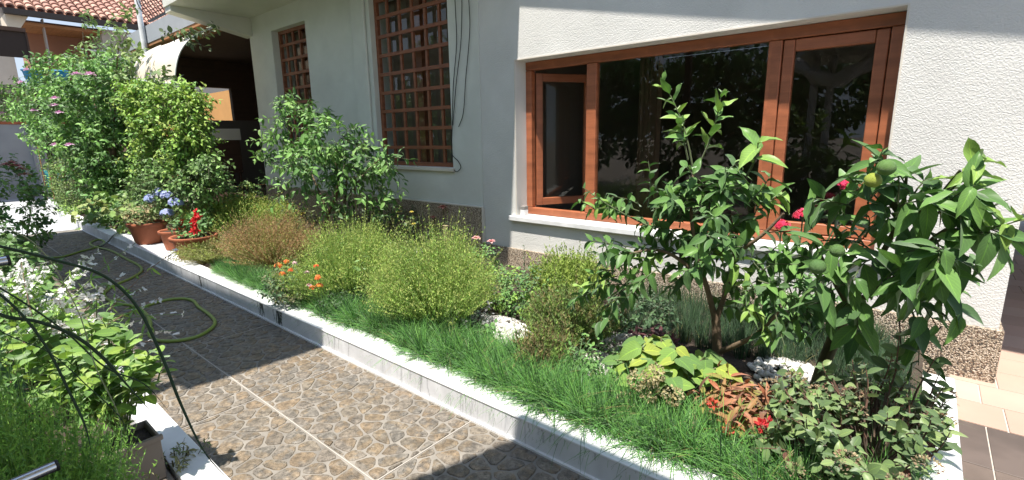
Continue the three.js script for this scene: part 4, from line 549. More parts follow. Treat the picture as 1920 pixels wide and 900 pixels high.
// ---- hydrangea with yellowing leaves and dried heads
{
  seed = 3201; const base = B(1240, 752), o = thing('hydrangea', 'hydrangea with large yellow green leaves and dried flower heads', 'bush', base), tw = new GB(), lv = new Leaves(); const hm = [[0.26, 0.40, 0.05], [0.20, 0.36, 0.06], [0.33, 0.42, 0.055], [0.12, 0.25, 0.05]].map(c => vleaf(c, { clearcoat: 0.2 }));
  for (let k = 0; k < 26; k++) { const a = rr(0, 6.28), r = rr(0.05, 0.27), tip = base.clone().add(V(Math.cos(a) * r, rr(0.14, 0.34), Math.sin(a) * r * 0.9)); tw.tube([base.clone().setY(0.1), base.clone().lerp(tip, 0.5).add(V(0, 0.04, 0)), tip], 0.005, 5, [0.14, 0.15, 0.06]); for (let q = 0; q < 4; q++) { const b = a + q * 1.57 + rr(-0.4, 0.4), d = V(Math.cos(b), rr(-0.5, 0.25), Math.sin(b)); const l = rr(0.09, 0.16); lv.add(pick(LG.broad), orient(tip.clone().add(V(0, -q * 0.012, 0)), d, V(gauss() * 0.3, 1, 0.3 + gauss() * 0.3), l), pick(hm), l); } }
  part(o, 'stems', tw, M.mixMatte); lv.put(o, 'leaf', 300);
  for (const [x, y] of [[1195, 712], [1218, 735], [1228, 700], [1175, 752], [1262, 742]]) { const c = onZ(x, y, base.z + 0.3), g = new GB(); for (let k = 0; k < 150; k++) { const d = rdir(), p = c.clone().addScaledVector(d, 0.045 * rr(0.7, 1)); g.geo(LG.tiny[k % 2], orient(p, d.clone().addScaledVector(rdir(), 0.7), d, 0.018), tint(pick([[0.42, 0.36, 0.17], [0.32, 0.27, 0.12], [0.46, 0.42, 0.24]]), 0.15)); } part(o, 'dried_flower_head', g, M.petal); }
}
// ---- orange-red foliage plant
{
  seed = 3301; const base = B(1385, 815), o = thing('red_foliage_plant', 'orange and red lance leaved plant at the foot of the citrus tree', 'plant', base), lv = new Leaves(), tw = new GB(); const rm = [[0.42, 0.14, 0.06], [0.36, 0.2, 0.07], [0.30, 0.28, 0.06], [0.46, 0.20, 0.10], [0.24, 0.10, 0.05]].map(c => vleaf(c, { clearcoat: 0.15 }));
  for (let k = 0; k < 34; k++) { const a = rr(0, 6.28), r = rr(0.02, 0.26), d = V(Math.cos(a) * r, rr(0.22, 0.38), Math.sin(a) * r); shoot(tw, (m, l) => lv.add(pick(LG.lance), m, pick(rm), l), base.clone().setY(0.12), d, d.length() * rr(0.7, 1), 8, 0.115, { droop: 0.2, hang: 0.3, start: 0.45, twigCol: [0.3, 0.1, 0.06] }); }
  part(o, 'stems', tw, M.mixMatte); lv.put(o, 'leaf', 300);
  for (const [x, y, c] of [[1430, 800, [0.6, 0.02, 0.02]], [1366, 808, [0.62, 0.1, 0.05]], [1440, 795, [0.55, 0.02, 0.03]], [1335, 758, [0.6, 0.08, 0.03]]]) { const p = onZ(x, y, base.z + 0.22), g = new GB(); for (let k = 0; k < 26; k++) { const d = rdir().addScaledVector(Y_, 0.4); g.geo(pick(LG.tiny), orient(p.clone().addScaledVector(d, 0.01), d, rdir(), rr(0.018, 0.034)), tint(c, 0.2)); } part(o, 'flower', g, M.petal); }
}
// ---- grey-green shrub at the bed end
{
  seed = 3401; const base = B(1630, 830), o = thing('viburnum_shrub', 'broad grey green shrub with dried flower clusters at the bed end', 'bush', base), tw = new GB(), lv = new Leaves(); const vm = [[0.15, 0.255, 0.075], [0.2, 0.31, 0.095], [0.1, 0.185, 0.055], [0.25, 0.35, 0.12], [0.08, 0.15, 0.045]].map(c => vleaf(c, { clearcoat: 0.3 })), rust = vleaf([0.16, 0.055, 0.035], { clearcoat: 0.1 });
  const C = V(-0.03, 0.3, -2.32); const heads = [];
  for (let k = 0; k < 175; k++) { const d = rdir(); if (d.y < -0.35) d.y *= -0.6; const rad = Math.cbrt(rr(0.25, 1)), p = V(C.x + d.x * 0.4 * rad, C.y + d.y * 0.25 * rad, C.z + d.z * 0.42 * rad); if (p.x > 0.16 || p.y < 0.14) continue; const dd = d.clone().addScaledVector(Y_, 0.6).addScaledVector(rdir(), 0.4).normalize(); const pts = shoot(tw, (m, l, t) => lv.add(pick(LG.oval), m, t < 0.3 && rnd() < 0.35 ? rust : pick(vm), l), p.clone().addScaledVector(dd, -0.08), dd, rr(0.12, 0.2), 8, 0.06, { hang: 0.3, droop: 0.1, start: 0.2, twigCol: [0.16, 0.08, 0.05] }); if (k % 8 === 0) heads.push(pts[5]); tw.tube([V(C.x + gauss() * 0.05, 0.1, C.z + gauss() * 0.05), p.clone().lerp(V(C.x, 0.15, C.z), 0.4), p], 0.004, 5, [0.12, 0.08, 0.05], false); }
  for (const [x, y, n] of [[1690, 630, 6], [1730, 665, 7], [1745, 700, 6], [1660, 665, 6]]) { const p = onZ(x, y, -2.5), d = V(0.1 + gauss() * 0.15, 1, 0.1); shoot(tw, (m, l) => lv.add(pick(LG.oval), m, pick(vm), l), p.clone().add(V(0, -0.16, 0)), d, 0.2, n, 0.07, { hang: 0.2, droop: 0.1, twigCol: [0.16, 0.08, 0.05] }); tw.tube([V(p.x - 0.05, 0.12, p.z), p.clone().add(V(0, -0.16, 0))], 0.004, 5, [0.12, 0.07, 0.05], false); }
  for (const [x0, y0, x1, y1] of [[1690, 660, 1685, 575], [1725, 655, 1765, 612]]) tw.tube([onZ(x0, y0, -2.6), onZ(x1, y1, -2.65)], 0.003, 5, [0.1, 0.06, 0.04]);
  part(o, 'twigs', tw, M.mixMatte); lv.put(o, 'leaf', 300);
  for (const p of heads) { const g = new GB(); for (let k = 0; k < 70; k++) { const d = rdir(); d.y = Math.abs(d.y); const q = p.clone().add(V(d.x * 0.035, d.y * 0.018, d.z * 0.035)); g.geo(LG.tiny[k % 2], orient(q, d, rdir(), 0.012), tint(pick([[0.36, 0.29, 0.16], [0.42, 0.33, 0.2], [0.25, 0.14, 0.09]]), 0.2)); } part(o, 'dried_flower_cluster', g, M.petal); }
}
// ---- flowers: lantana, roses
function bloom(parent, p, r, col, n = 16, name = 'flower', cup = 0.5, col2) { const g = new GB(); for (let k = 0; k < n; k++) { const t = k / n, a = k * 2.4, el = 1.35 - 1.2 * t, d = V(Math.cos(a) * Math.cos(el), Math.sin(el) * cup + 0.15, Math.sin(a) * Math.cos(el)); g.geo(pick(LG.broad), orient(p, d, V(-Math.cos(a) * 0.6, 1, -Math.sin(a) * 0.6), r * (0.65 + 0.45 * t), 1.1), tint(col2 && t < 0.4 ? col2 : col, 0.08)); } return part(parent, name, g, M.petal); }
function umbel(parent, p, r, cols, n = 40, name = 'flower') { const g = new GB(); for (let k = 0; k < n; k++) { const d = rdir(); d.y = Math.abs(d.y) * 0.8 + 0.1; d.normalize(); const c = p.clone().addScaledVector(d, r * rr(0.7, 1)), col = tint(pick(cols), 0.1), s = d.clone().cross(rdir()).normalize(), s2 = s.clone().cross(d); for (let q = 0; q < 5; q++) { const a = q * 1.2566, pd = s.clone().multiplyScalar(Math.cos(a)).addScaledVector(s2, Math.sin(a)); g.geo(LG.tiny[0], orient(c, pd.addScaledVector(d, 0.2), d, r * 0.42, 1.3), col); } } return part(parent, name, g, M.petal); }
{
  seed = 3501; const base = B(556, 572), o = softPlant('lantana', 'lantana with orange flower clusters at the kerb', 'flower', base, 0.26, 0.36, 120, 0.042, LG.tiny, [[0.06, 0.14, 0.05], [0.1, 0.18, 0.06], [0.16, 0.17, 0.07]], {});
  for (const [x, y, r] of [[522, 500, 0.034], [530, 515, 0.03], [537, 492, 0.026], [596, 522, 0.028], [599, 537, 0.028], [585, 541, 0.024], [593, 500, 0.022], [545, 508, 0.024]]) umbel(o, onZ(x, y, base.z + 0.14), r, [[0.75, 0.2, 0.02], [0.8, 0.28, 0.03], [0.7, 0.1, 0.02]], 22); for (const [x, y] of [[553, 494], [580, 536], [575, 512]]) umbel(o, onZ(x, y, base.z + 0.15), 0.02, [[0.7, 0.5, 0.5]], 16);
}
function roseBush(label, x, y, h, r, heads, col, n = 60, cols = GR) { const base = B(x, y), o = softPlant('rose_bush', label, 'flower', base, r, h, n, 0.05, LG.oval, cols, { group: 'rose bushes', per: 6, sr: 0.006 }); for (const [hx, hy, hr] of heads) { const p = onZ(hx, hy, base.z + 0.03), g = new GB(); g.tube([base.clone().setY(0.14), p.clone().add(V(0.02, -0.2, 0)), p], 0.004, 5, [0.1, 0.12, 0.05]); part(o, 'stem', g, M.mixMatte); bloom(o, p, hr, col, 18); } return o; }
seed = 3601;
roseBush('rose bush with two pale pink blooms beside the short plinth step', 905, 525, 0.36, 0.22, [[893, 447, 0.055], [921, 453, 0.05]], [0.78, 0.42, 0.42], 60);
roseBush('rose bush with one faded coral bloom below the lattice window', 800, 470, 0.45, 0.42, [[830, 389, 0.07], [812, 408, 0.05]], [0.62, 0.27, 0.2], 70, [[0.09, 0.15, 0.05], [0.16, 0.18, 0.06]]);
roseBush('rose bush with small yellow blooms left of the wooden stake', 755, 470, 0.62, 0.3, [[748, 397, 0.04], [772, 398, 0.035], [776, 420, 0.035]], [0.72, 0.62, 0.1], 60, [[0.08, 0.14, 0.04], [0.2, 0.25, 0.05]]);
roseBush('rose bush with one yellow bloom under the lemon tree', 560, 452, 0.5, 0.3, [[567, 401, 0.05], [541, 383, 0.04]], [0.8, 0.7, 0.08], 55, [[0.05, 0.1, 0.035], [0.1, 0.15, 0.05]]);
roseBush('thin dark leaved rose bush below the lemon tree crown', 690, 462, 0.7, 0.3, [], [0.7, 0.3, 0.3], 70, [[0.04, 0.08, 0.03], [0.07, 0.1, 0.04]]);
roseBush('small rose with salmon blooms beside the white pebbles', 915, 650, 0.16, 0.12, [[912, 636, 0.035], [925, 642, 0.03]], [0.75, 0.36, 0.26], 20);
roseBush('rose bush with pink white blooms next to the porch column', 515, 400, 0.9, 0.35, [[540, 382, 0.04]], [0.8, 0.7, 0.66], 70);
{ // red geraniums standing before the window's right casement
  const base = B(1500, 610), o = softPlant('geranium', 'tall geranium with crimson blooms under the big window', 'flower', V(base.x, BED, -3.75), 0.24, 0.5, 70, 0.06, LG.broad, GR, { sr: 0.006 }); const z = -3.78; for (const [x, y, r] of [[1466, 420, 0.055], [1506, 401, 0.06], [1581, 340, 0.04], [1585, 348, 0.03]]) { const p = onZ(x, y, z), g = new GB(); g.tube([V(base.x, 0.4, -3.75), V(p.x, p.y - 0.25, z), p], 0.005, 5, [0.1, 0.16, 0.05]); part(o, 'stem', g, M.mixMatte); umbel(o, p.clone().add(V(0, -0.02, 0)), r, [[0.72, 0.02, 0.1], [0.8, 0.05, 0.16], [0.6, 0.01, 0.06]], 34); }
}
{ const p = onZ(838, 500, -3.7), o = thing('wooden_stake', 'short flat wooden stake standing behind the feathery bush', 'stake', V(p.x, BED, -3.7)); const t = onZ(837, 425, -3.7); part(o, 'board', box(p.x - 0.03, p.x + 0.03, 0.05, t.y, -3.72, -3.69, 0.004), M.stake); part(o, 'top_edge', box(p.x - 0.034, p.x + 0.034, t.y + 0.001, t.y + 0.012, -3.724, -3.686, 0.003), M.stake); }
// ---- pots at the far end of the bed
{
  const pad = struct('pot_pad', box(-9.6, -6.55, 0.0, 0.152, -2.35, KZ - 0.172), M.concrete);
  const pot = (name, label, c, R, h, square) => { const o = thing(name, label, 'pot', c, 'terracotta pots'); const pr = [[0.01, 0.0], [R * 0.66, 0], [R * 0.72, 0.01], [R * 0.92, h * 0.8], [R * 1.02, h * 0.82], [R * 1.06, h * 0.98], [R * 1.0, h], [R * 0.9, h * 0.97], [R * 0.86, h * 0.8]].map(p => new THREE.Vector2(...p)); const g = new THREE.LatheGeometry(pr, square ? 8 : 32); g.rotateY(0.4); g.translate(c.x, c.y, c.z); part(o, 'body', g, M.terracotta); const s = new THREE.CylinderGeometry(R * 0.87, R * 0.87, 0.02, 24); s.translate(c.x, c.y + h * 0.86, c.z); part(o, 'soil', s, M.soil); return o; };
  const p1 = gnd(266, 457, 0.152), p2 = gnd(345, 485, 0.152), p3 = gnd(310, 470, 0.152); p3.z -= 0.15; p1.z -= 0.1; p2.z -= 0.14;
  pot('terracotta_pot', 'square sided terracotta pot holding pale leafy plant', p1, 0.24, 0.3, true); pot('terracotta_pot', 'round terracotta bowl pot holding red salvia', p2, 0.25, 0.27); pot('terracotta_pot', 'terracotta pot between the other two with blue flowers', p3, 0.19, 0.26);
  seed = 3701; softPlant('potted_plant', 'pale green plant growing in the square sided pot', 'plant', p1.clone().setY(0.42), 0.3, 0.3, 60, 0.06, LG.oval, [[0.2, 0.24, 0.08], [0.14, 0.22, 0.06], [0.3, 0.24, 0.12]], {});
  const sal = softPlant('red_salvia', 'salvia with red flower spikes in the round bowl pot', 'flower', p2.clone().setY(0.4), 0.2, 0.3, 40, 0.07, LG.oval, GR, {}); for (const [x, y, r] of [[338, 420, 0.07], [367, 405, 0.08], [364, 428, 0.08], [362, 415, 0.06]]) { const p = onZ(x, y, p2.z + 0.1), g = new GB(); for (let k = 0; k < 40; k++) { const d = rdir(); g.geo(pick(LG.tiny), orient(p.clone().add(V(gauss() * r * 0.35, gauss() * r * 0.6, gauss() * r * 0.35)), d, rdir(), r * 0.6), tint([0.7, 0.015, 0.02], 0.2)); } part(sal, 'flower_spike', g, M.petal); }
  const pl = softPlant('plumbago', 'plumbago with pale blue flower heads behind the pots', 'flower', V(p3.x - 0.5, BED, p3.z - 0.55), 0.75, 1.0, 190, 0.055, LG.oval, [[0.1, 0.2, 0.05], [0.14, 0.26, 0.06], [0.18, 0.28, 0.07]], {}); for (const [x, y, r] of [[282, 376, 0.1], [299, 364, 0.1], [313, 369, 0.09], [290, 374, 0.09], [329, 383, 0.1], [314, 402, 0.1], [292, 447, 0.09], [383, 316, 0.06]]) umbel(pl, onZ(x, y, p3.z - (x > 380 ? 0.9 : 0.0)), r * 0.9, [[0.36, 0.44, 0.72], [0.45, 0.5, 0.75], [0.3, 0.38, 0.66]], 30);
}
// ---- the tall shrubs and the vine at the porch
function bigCrown(o, blobs, z, C, G, L, per, len, opt = {}) { const gb = new GB(), tw = new GB(); for (const [x, y, rx, ry, n, dz = 0] of blobs) { const c = onZ(x, y, z + dz), s = c.distanceTo(eye) / CAM.f; sprays(gb, tw, c, [rx * s, ry * s, Math.min(0.9, rx * s)], n, per, len, L, G, C, { hang: 0.6, ...opt }); } part(o, 'twigs', tw, M.mixMatte, { kind: 'stuff' }); part(o, 'crown', gb, M.mix, { kind: 'stuff' }); }
{
  seed = 3801; const base = B(236, 400), z = base.z, q = (x, y, d = 0) => onZ(x, y, z + d), o = thing('hibiscus_shrub', 'tall dark green shrub with mauve flowers overhanging the path', 'tree', base); const tr = new GB(); curveTube(tr, [base, q(228, 360), q(215, 300), q(190, 230)], 0.09, 0.04); curveTube(tr, [q(222, 330), q(170, 260), q(110, 210)], 0.04, 0.015); curveTube(tr, [q(215, 300), q(215, 190), q(222, 90)], 0.03, 0.008); curveTube(tr, [q(190, 230), q(165, 150), q(155, 60)], 0.025, 0.008); part(o, 'trunk', tr, M.bark);
  bigCrown(o, [[190, 200, 70, 55, 420], [110, 205, 75, 48, 340], [60, 190, 45, 30, 110], [140, 255, 70, 30, 230], [215, 280, 60, 55, 360], [170, 330, 50, 60, 300, -0.3], [150, 150, 60, 40, 170], [215, 150, 40, 40, 120], [230, 350, 50, 40, 200], [60, 225, 45, 22, 90]], z, [[0.10, 0.24, 0.045], [0.14, 0.31, 0.055], [0.2, 0.4, 0.075], [0.07, 0.17, 0.04]], LG.tiny, 0.11, 9, 0.36);
  bigCrown(o, [[222, 95, 18, 55, 16], [158, 75, 14, 50, 12], [185, 110, 30, 40, 10], [235, 60, 12, 40, 8], [250, 110, 15, 30, 6]], z, [[0.15, 0.25, 0.07], [0.2, 0.3, 0.08]], LG.tiny, 0.11, 8, 0.3);
  for (const [x, y] of [[52, 132], [62, 208], [100, 198], [112, 212], [145, 140], [168, 140], [104, 185], [40, 155], [130, 272], [105, 272], [5, 212]]) bloom(o, q(x + rr(-3, 3), y, 0.8), 0.1, [0.72, 0.46, 0.66], 10, 'flower', 0.4, [0.55, 0.25, 0.45]);
}
{
  seed = 3901; const base = B(330, 428), z = base.z + 0.25, o = thing('climbing_vine', 'bright yellow green climbing vine in front of the porch', 'vine', base); const q = (x, y, d = 0) => onZ(x, y, z + d); const tr = new GB(); curveTube(tr, [base, q(312, 370), q(300, 290), q(310, 200)], 0.03, 0.012); curveTube(tr, [base, q(345, 350), q(352, 270), q(330, 190)], 0.025, 0.01); part(o, 'trunk', tr, M.bark);
  bigCrown(o, [[285, 185, 42, 30, 200], [335, 190, 40, 30, 180], [305, 240, 45, 40, 220], [355, 240, 28, 45, 140], [300, 290, 40, 30, 150], [352, 290, 32, 25, 110]], z, [[0.2, 0.38, 0.05], [0.26, 0.44, 0.06], [0.14, 0.3, 0.045], [0.31, 0.45, 0.07]], LG.tiny, 0.07, 9, 0.26);
  bigCrown(o, [[340, 330, 50, 40, 220], [375, 340, 35, 35, 120], [300, 340, 45, 35, 150], [395, 310, 20, 20, 30]], z, [[0.14, 0.27, 0.065], [0.19, 0.35, 0.08], [0.1, 0.2, 0.05]], LG.tiny, 0.07, 8, 0.24);
  bigCrown(o, [[345, 70, 22, 14, 6, -0.3], [300, 140, 26, 8, 7], [380, 58, 16, 8, 5, -0.5]], z, [[0.08, 0.12, 0.05], [0.13, 0.2, 0.06]], LG.oval, 0.10, 7, 0.3);
}
{ seed = 4001; const base = B(150, 392), o = thing('clipped_hedge', 'small leaved green hedge plant beside the far path', 'hedge', base); bigCrown(o, [[135, 330, 28, 40, 170], [160, 340, 30, 45, 160], [140, 365, 28, 20, 100]], base.z, [[0.14, 0.24, 0.05], [0.2, 0.3, 0.06], [0.1, 0.18, 0.04]], LG.tiny, 0.055, 9, 0.24); const tr = new GB(); tr.tube([base, base.clone().add(V(0, 1.0, 0))], 0.03, 6); part(o, 'trunk', tr, M.bark); }
{ seed = 4051; const base = B(215, 425), o = thing('squash_plant', 'broad leaved pale green plant at the far kerb', 'plant', base); const gb = new GB(), tw = new GB(); for (const [x, y, rx, ry, n] of [[205, 385, 30, 25, 26], [215, 410, 35, 18, 26], [180, 400, 25, 18, 16], [245, 405, 25, 18, 16]]) { const c = onZ(x, y, base.z), s = c.distanceTo(eye) / CAM.f; sprays(gb, tw, c, [rx * s, ry * s, rx * s], n, 5, 0.2, 0.13, LG.broad, [[0.2, 0.32, 0.07], [0.14, 0.26, 0.05], [0.28, 0.34, 0.1]], { hang: 0.3 }); } part(o, 'stems', tw, M.mixMatte); part(o, 'foliage', gb, M.mix, { kind: 'stuff' }); }
softPlant('leafy_perennial', 'low bright groundcover spilling over the far kerb', 'plant', B(150, 400), 0.7, 0.22, 110, 0.05, LG.tiny, GL, { group: 'leafy perennials', zr: 0.5 });
softPlant('leafy_perennial', 'green leafy mound between pots and hibiscus shrub', 'plant', B(270, 425), 0.6, 0.6, 140, 0.06, LG.oval, GR, { group: 'leafy perennials' });
// ---- garden hose
{
  const px = [[112, 482], [150, 472], [182, 463], [196, 455], [185, 449], [170, 455], [176, 462], [205, 469], [240, 487], [262, 499], [265, 509], [245, 522], [215, 535], [196, 549], [200, 560], [222, 569], [248, 573], [270, 585], [282, 605], [281, 628], [295, 638], [330, 639], [370, 631], [397, 615], [403, 603], [390, 588], [372, 575], [362, 564], [345, 560], [315, 562], [280, 572], [240, 588], [205, 598], [178, 604]];
  const pts = px.map(([x, y]) => gnd(x, y, 0.018)); const tail = pts[pts.length - 1].clone().add(V(-0.25, 0.02, 0.45)), head = pts[0].clone().add(V(-0.6, 0, 0.5)); const c = new THREE.CatmullRomCurve3([head, ...pts, tail], false, 'centripetal'); const g = new GB(); g.tube(c.getPoints(420), 0.0145, 8); const o = thing('garden_hose', 'green garden hose lying in loops on the paved path', 'hose', V(-6, 0, -1.2)); part(o, 'tube', g, std([0.2, 0.27, 0.05], { roughness: 0.4 })); const l = gnd(212, 437, 0.17), s = new GB(); s.tube(new THREE.CatmullRomCurve3([gnd(186, 462, 0.02), gnd(200, 455, 0.03), gnd(212, 442, 0.165), gnd(222, 436, 0.17)]).getPoints(30), 0.012, 8); part(o, 'end', s, std([0.25, 0.27, 0.25], { roughness: 0.4 }));
}
// ================================================================== the planting strip on the near left
{ // trough
  const t = thing('planter_trough', 'grey brown plastic planter trough beside the left kerb', 'planter', gnd(240, 880, 0.05)); const A = gnd(300, 815, 0.27), y1 = A.y, x1 = A.x, z0 = A.z, W = 0.2, Ln = 0.72; const mt = std([0.20, 0.165, 0.135], { roughness: 0.6 });
  part(t, 'wall', box(x1 - 0.012, x1, 0.055, y1, z0, z0 + Ln, 0.005), mt); part(t, 'wall', box(x1 - W, x1 - W + 0.012, 0.055, y1, z0, z0 + Ln, 0.005), mt); part(t, 'wall', box(x1 - W + 0.013, x1 - 0.013, 0.055, y1, z0, z0 + 0.012, 0.005), mt); part(t, 'wall', box(x1 - W + 0.013, x1 - 0.013, 0.055, y1, z0 + Ln - 0.012, z0 + Ln, 0.005), mt); part(t, 'rim', box(x1 - 0.005, x1 + 0.014, y1 - 0.022, y1 + 0.003, z0 - 0.008, z0 + Ln, 0.005), mt); part(t, 'soil', box(x1 - W + 0.014, x1 - 0.014, 0.06, y1 - 0.03, z0 + 0.014, z0 + Ln - 0.014), M.soil); part(t, 'saucer', box(x1 - W - 0.02, x1 + 0.035, 0.03, 0.053, z0 - 0.02, z0 + Ln + 0.02, 0.01), mt);
  seed = 5001; // lime basil
  const bp = V(x1 - 0.12, y1 - 0.03, z0 + 0.1), o = thing('basil_plant', 'lime green leafy basil plant growing over the trough', 'plant', bp), lv = new Leaves(), tw = new GB(); const bm = [[0.24, 0.42, 0.045], [0.17, 0.34, 0.045], [0.31, 0.47, 0.06], [0.11, 0.25, 0.04]].map(c => vleaf(c, { clearcoat: 0.2, transmission: 0.4 }));
  for (const [x, y, rx, ry, n, dd] of [[205, 690, 60, 45, 16, 0], [160, 720, 60, 45, 14, 0.1], [225, 740, 35, 45, 8, 0], [190, 640, 45, 30, 9, 0.15], [100, 700, 45, 45, 9, 0.15], [50, 640, 40, 35, 7, 0.3], [280, 690, 25, 35, 6, 0.0]]) { const c = far(x, y, 2.75 + dd), s = 2.75 / CAM.f; for (let k = 0; k < n; k++) { const p = inBlob(c, [rx * s, ry * s, rx * s * 0.7]), d = p.clone().sub(bp).normalize().addScaledVector(Y_, 0.8).addScaledVector(rdir(), 0.4).normalize(); shoot(tw, (m, l) => lv.add(pick(LG.oval), m, pick(bm), l), p.clone().addScaledVector(d, -0.1), d, 0.16, 8, 0.075, { hang: 0.4, droop: 0.1, twigCol: [0.16, 0.25, 0.06] }); if (k % 3 === 0) tw.tube([bp, bp.clone().lerp(p, 0.5).add(V(0, 0.05, 0)), p.clone().addScaledVector(d, -0.1)], 0.004, 5, [0.16, 0.25, 0.06], false); } }
  part(o, 'stems', tw, M.mixMatte); lv.put(o, 'leaf', 300);
}
seed = 5101;
{ const c = far(20, 850, 2.1), b = V(c.x, 0.06, c.z); fineBush('asparagus_fern', 'soft feathery asparagus fern in front of the trough', b, 0.29, c.y - 0.06 + 0.14, 2600, [[0.17, 0.38, 0.05], [0.23, 0.45, 0.06], [0.12, 0.28, 0.045]], { L: 0.018, w: 0.002, lw: 0.16, leaves: 18 }); }
{ // gaura: thin arching stems with white flowers
  seed = 5201; const base = V(-4.3, 0.06, -0.35), o = thing('white_gaura', 'white flowered gaura with thin arching stems over the path edge', 'flower', base), st = new GB(), lf = new GB(); let nf = 0;
  for (let k = 0; k < 84; k++) { const tip = k < 16 ? far(...[[330, 470, 4.6], [255, 455, 4.6], [185, 470, 4.8], [300, 560, 4.2], [345, 590, 3.9], [270, 540, 4.3], [230, 520, 4.4], [150, 500, 4.4], [265, 600, 4.0], [210, 590, 4.1], [120, 545, 4.2], [60, 520, 4.4], [290, 640, 3.8], [330, 620, 3.8], [175, 560, 4.1], [90, 590, 4.0]][k]) : far(rr(-20, 210), rr(480, 650), rr(3.6, 4.8)); const b0 = V(rr(-5.2, -3.5), 0.08, rr(-0.52, 0.1)); const mid = b0.clone().lerp(tip, 0.55).add(V(gauss() * 0.08, 0.15, gauss() * 0.08)); const c = new THREE.QuadraticBezierCurve3(b0, mid, tip).getPoints(9); st.tube(c, t => 0.0045 * (1 - 0.55 * t), 4, k % 3 ? [0.17, 0.25, 0.08] : [0.26, 0.16, 0.1], false);
    for (let q = 0; q < 22; q++) { const p = c[1 + Math.floor(rnd() * 7)]; lf.geo(pick(LG.lance), orient(p, rdir().addScaledVector(Y_, 0.3), rdir().addScaledVector(Y_, 1), rr(0.05, 0.09)), tint(pick(GL), 0.15)); }
    const f = new GB(); const m = 3 + Math.floor(rnd() * 5); for (let q = 0; q < m; q++) { const p = c[9].clone().lerp(c[7], q / m * 1.2).addScaledVector(rdir(), 0.012), d = rdir().addScaledVector(Y_, 0.4).normalize(), s = d.clone().cross(rdir()).normalize(), s2 = s.clone().cross(d); for (let w = 0; w < 4; w++) { const a = w * 0.9 + 0.2; f.geo(LG.tiny[w % 2], orient(p, s.clone().multiplyScalar(Math.cos(a)).addScaledVector(s2, Math.sin(a)).addScaledVector(d, 0.4), d, rr(0.02, 0.03), 1.3), tint([0.8, 0.8, 0.79], 0.04)); } } part(o, 'flower_spray', f, M.petal, { kind: 'stuff' }); }
  part(o, 'stems', st, M.mixMatte); part(o, 'foliage', lf, M.mix, { kind: 'stuff' });
}
softPlant('leafy_perennial', 'dense mid green groundcover below the white gaura', 'plant', V(-4.1, 0.06, -0.05), 0.9, 0.5, 330, 0.06, LG.oval, [[0.09, 0.2, 0.04], [0.14, 0.28, 0.05], [0.05, 0.12, 0.035]], { group: 'leafy perennials', zr: 0.55 });
softPlant('leafy_perennial', 'dark leafy plants along the far end of the left strip', 'plant', V(-6.6, 0.06, -0.1), 1.9, 0.62, 420, 0.08, LG.oval, [[0.08, 0.18, 0.04], [0.12, 0.25, 0.05]], { group: 'leafy perennials', zr: 0.3 });
{ seed = 5301; const c = far(15, 385, 9.2), base = V(c.x, 0.06, c.z), o = softPlant('rose_bush', 'rose bush with dusty pink blooms beside the far path edge', 'flower', base, 0.62, 1.35, 260, 0.07, LG.oval, [[0.06, 0.15, 0.04], [0.1, 0.22, 0.05], [0.15, 0.3, 0.06]], { group: 'rose bushes', zr: 0.7 }); for (const [x, y] of [[22, 306], [32, 312], [46, 328], [12, 310], [40, 318]]) bloom(o, far(x, y, 8.9), 0.075, [0.6, 0.26, 0.27], 16); }
{ // long dark strap leaves arching in from the left, close by
  seed = 5401; const hub = far(-240, 415, 1.95); const base = V(hub.x, 0.06, hub.z), o = thing('strap_leaved_plant', 'long dark strap leaves arching across from a plant at the left edge', 'plant', base); const mt = leafM([0.018, 0.045, 0.018], { clearcoat: 0.1, transmission: 0.1 }), mp = leafM([0.34, 0.38, 0.2], { clearcoat: 0.1 });
  const bl = (P, d0, d1, w, m = mt) => { const pts = P.map(([x, y], k) => far(x, y, d0 + (d1 - d0) * k / (P.length - 1))); const c = new THREE.CatmullRomCurve3([hub.clone(), ...pts]).getPoints(44), g = new GB(); g.tube(c, t => 0.22 * w * Math.min(1, (1.02 - t) * 3.2), 6); const g2 = g.build(); part(o, 'strap_leaf', g2, m); };
  bl([[0, 462], [100, 487], [190, 515], [250, 566], [300, 660], [340, 760], [385, 850], [432, 903]], 1.65, 1.45, 0.0165); bl([[0, 590], [70, 603], [140, 630], [190, 668], [235, 718], [292, 782]], 1.6, 1.75, 0.019); bl([[10, 560], [80, 640], [130, 735], [160, 800], [172, 850]], 1.6, 1.6, 0.014); bl([[0, 540], [120, 620], [200, 690], [270, 720], [320, 775]], 1.8, 1.9, 0.01); bl([[40, 440], [140, 570], [180, 690], [225, 790], [222, 900]], 1.8, 1.8, 0.006, mp); bl([[0, 620], [90, 660], [160, 720], [235, 800], [240, 890]], 1.75, 1.7, 0.006);
  const tr = new GB(); tr.tube([base, hub], 0.03, 8); part(o, 'stem', tr, M.bark);
}
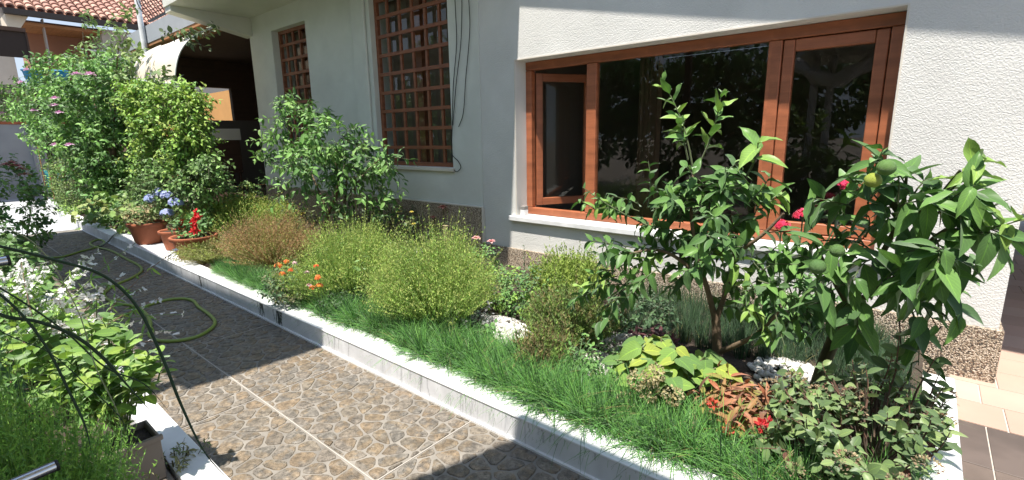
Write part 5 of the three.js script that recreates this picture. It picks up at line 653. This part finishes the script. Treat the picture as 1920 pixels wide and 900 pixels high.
{ // chrome tubes of a plant rack
  const p = far(103, 874, 1.65), q = far(12, 489, 1.75), o = thing('metal_rack', 'chrome tube rack among the plants at the left', 'rack', V(p.x - 0.3, 0, p.z + 0.3)); const tube = (a, b) => { const g = new GB(); g.tube([a, b], 0.013, 14); part(o, 'tube', g, M.chrome); const c = new GB(), d = a.clone().sub(b).normalize(); c.tube([a.clone().addScaledVector(d, 0.001), a.clone().addScaledVector(d, 0.006)], 0.0135, 14); part(o, 'end_cap', c, M.black); }; const d = V(0.12, 0, 1).normalize(); tube(p, p.clone().addScaledVector(d, 0.7)); tube(q, q.clone().addScaledVector(d, 0.6)); const L = (a) => { const e = a.clone().addScaledVector(d, 0.55), g = new GB(); g.tube([V(e.x, 0, e.z), e], 0.014, 10); part(o, 'leg', g, M.chrome); }; L(p); L(q);
}
// low weeds at the foot of the left kerb
softPlant('leafy_perennial', 'small weeds sprouting between trough and left kerb', 'plant', gnd(330, 875, 0.05), 0.12, 0.1, 30, 0.035, LG.lance, [[0.14, 0.22, 0.05], [0.25, 0.25, 0.1]], { group: 'leafy perennials', len: 0.07 });
{ const o = thing('pale_house', 'pale grey house front beyond the dark timber shelter', 'house', V(-29, 0, 1)); part(o, 'wall', box(-30, -28, 0, 9, -3.2, 8), std([0.6, 0.6, 0.58], { map: wallBlotch })); part(o, 'window', box(-27.99, -27.95, 5.2, 6.6, -2.4, -1.3), M.frame); }
// ---- trees behind the camera, mirrored in the window panes
{
  seed = 6001; const b0 = V(-6, 0, 5.2), o = thing('garden_tree', 'leafy garden tree behind the opposite planting strip', 'tree', b0, 'trees behind the camera'), tr = new GB(), gb = new GB(); curveTube(tr, [b0, V(-6.05, 1.5, 5.2), V(-5.9, 3.2, 5.1)], 0.14, 0.06); for (const [x, y, z, r] of [[-6, 3.6, 5.2, 1.5], [-7, 2.6, 5.4, 1.2], [-5, 2.5, 5.3, 1.2], [-6, 1.4, 5.6, 1.3]]) leafMass(o, gb, V(x, y, z), [r, r * 0.9, r], 1500, 0.2, LG.oval, GR); part(o, 'trunk', tr, M.bark); part(o, 'crown', gb, M.mix, { kind: 'stuff' });
  for (const [x, z, s] of [[-12, 5.4, 1.2], [-9, 6.2, 1.1], [-3, 5.6, 1.0], [0.6, 6, 1.15], [4, 5.5, 1.05], [-15.5, 5.6, 1.1]]) { const c = o.clone(); c.name = numbered('garden_tree'); c.position.set(x, 0, z); c.scale.setScalar(s); c.rotation.y = x; scene.add(c); }
}
renderer.render(scene, camera);
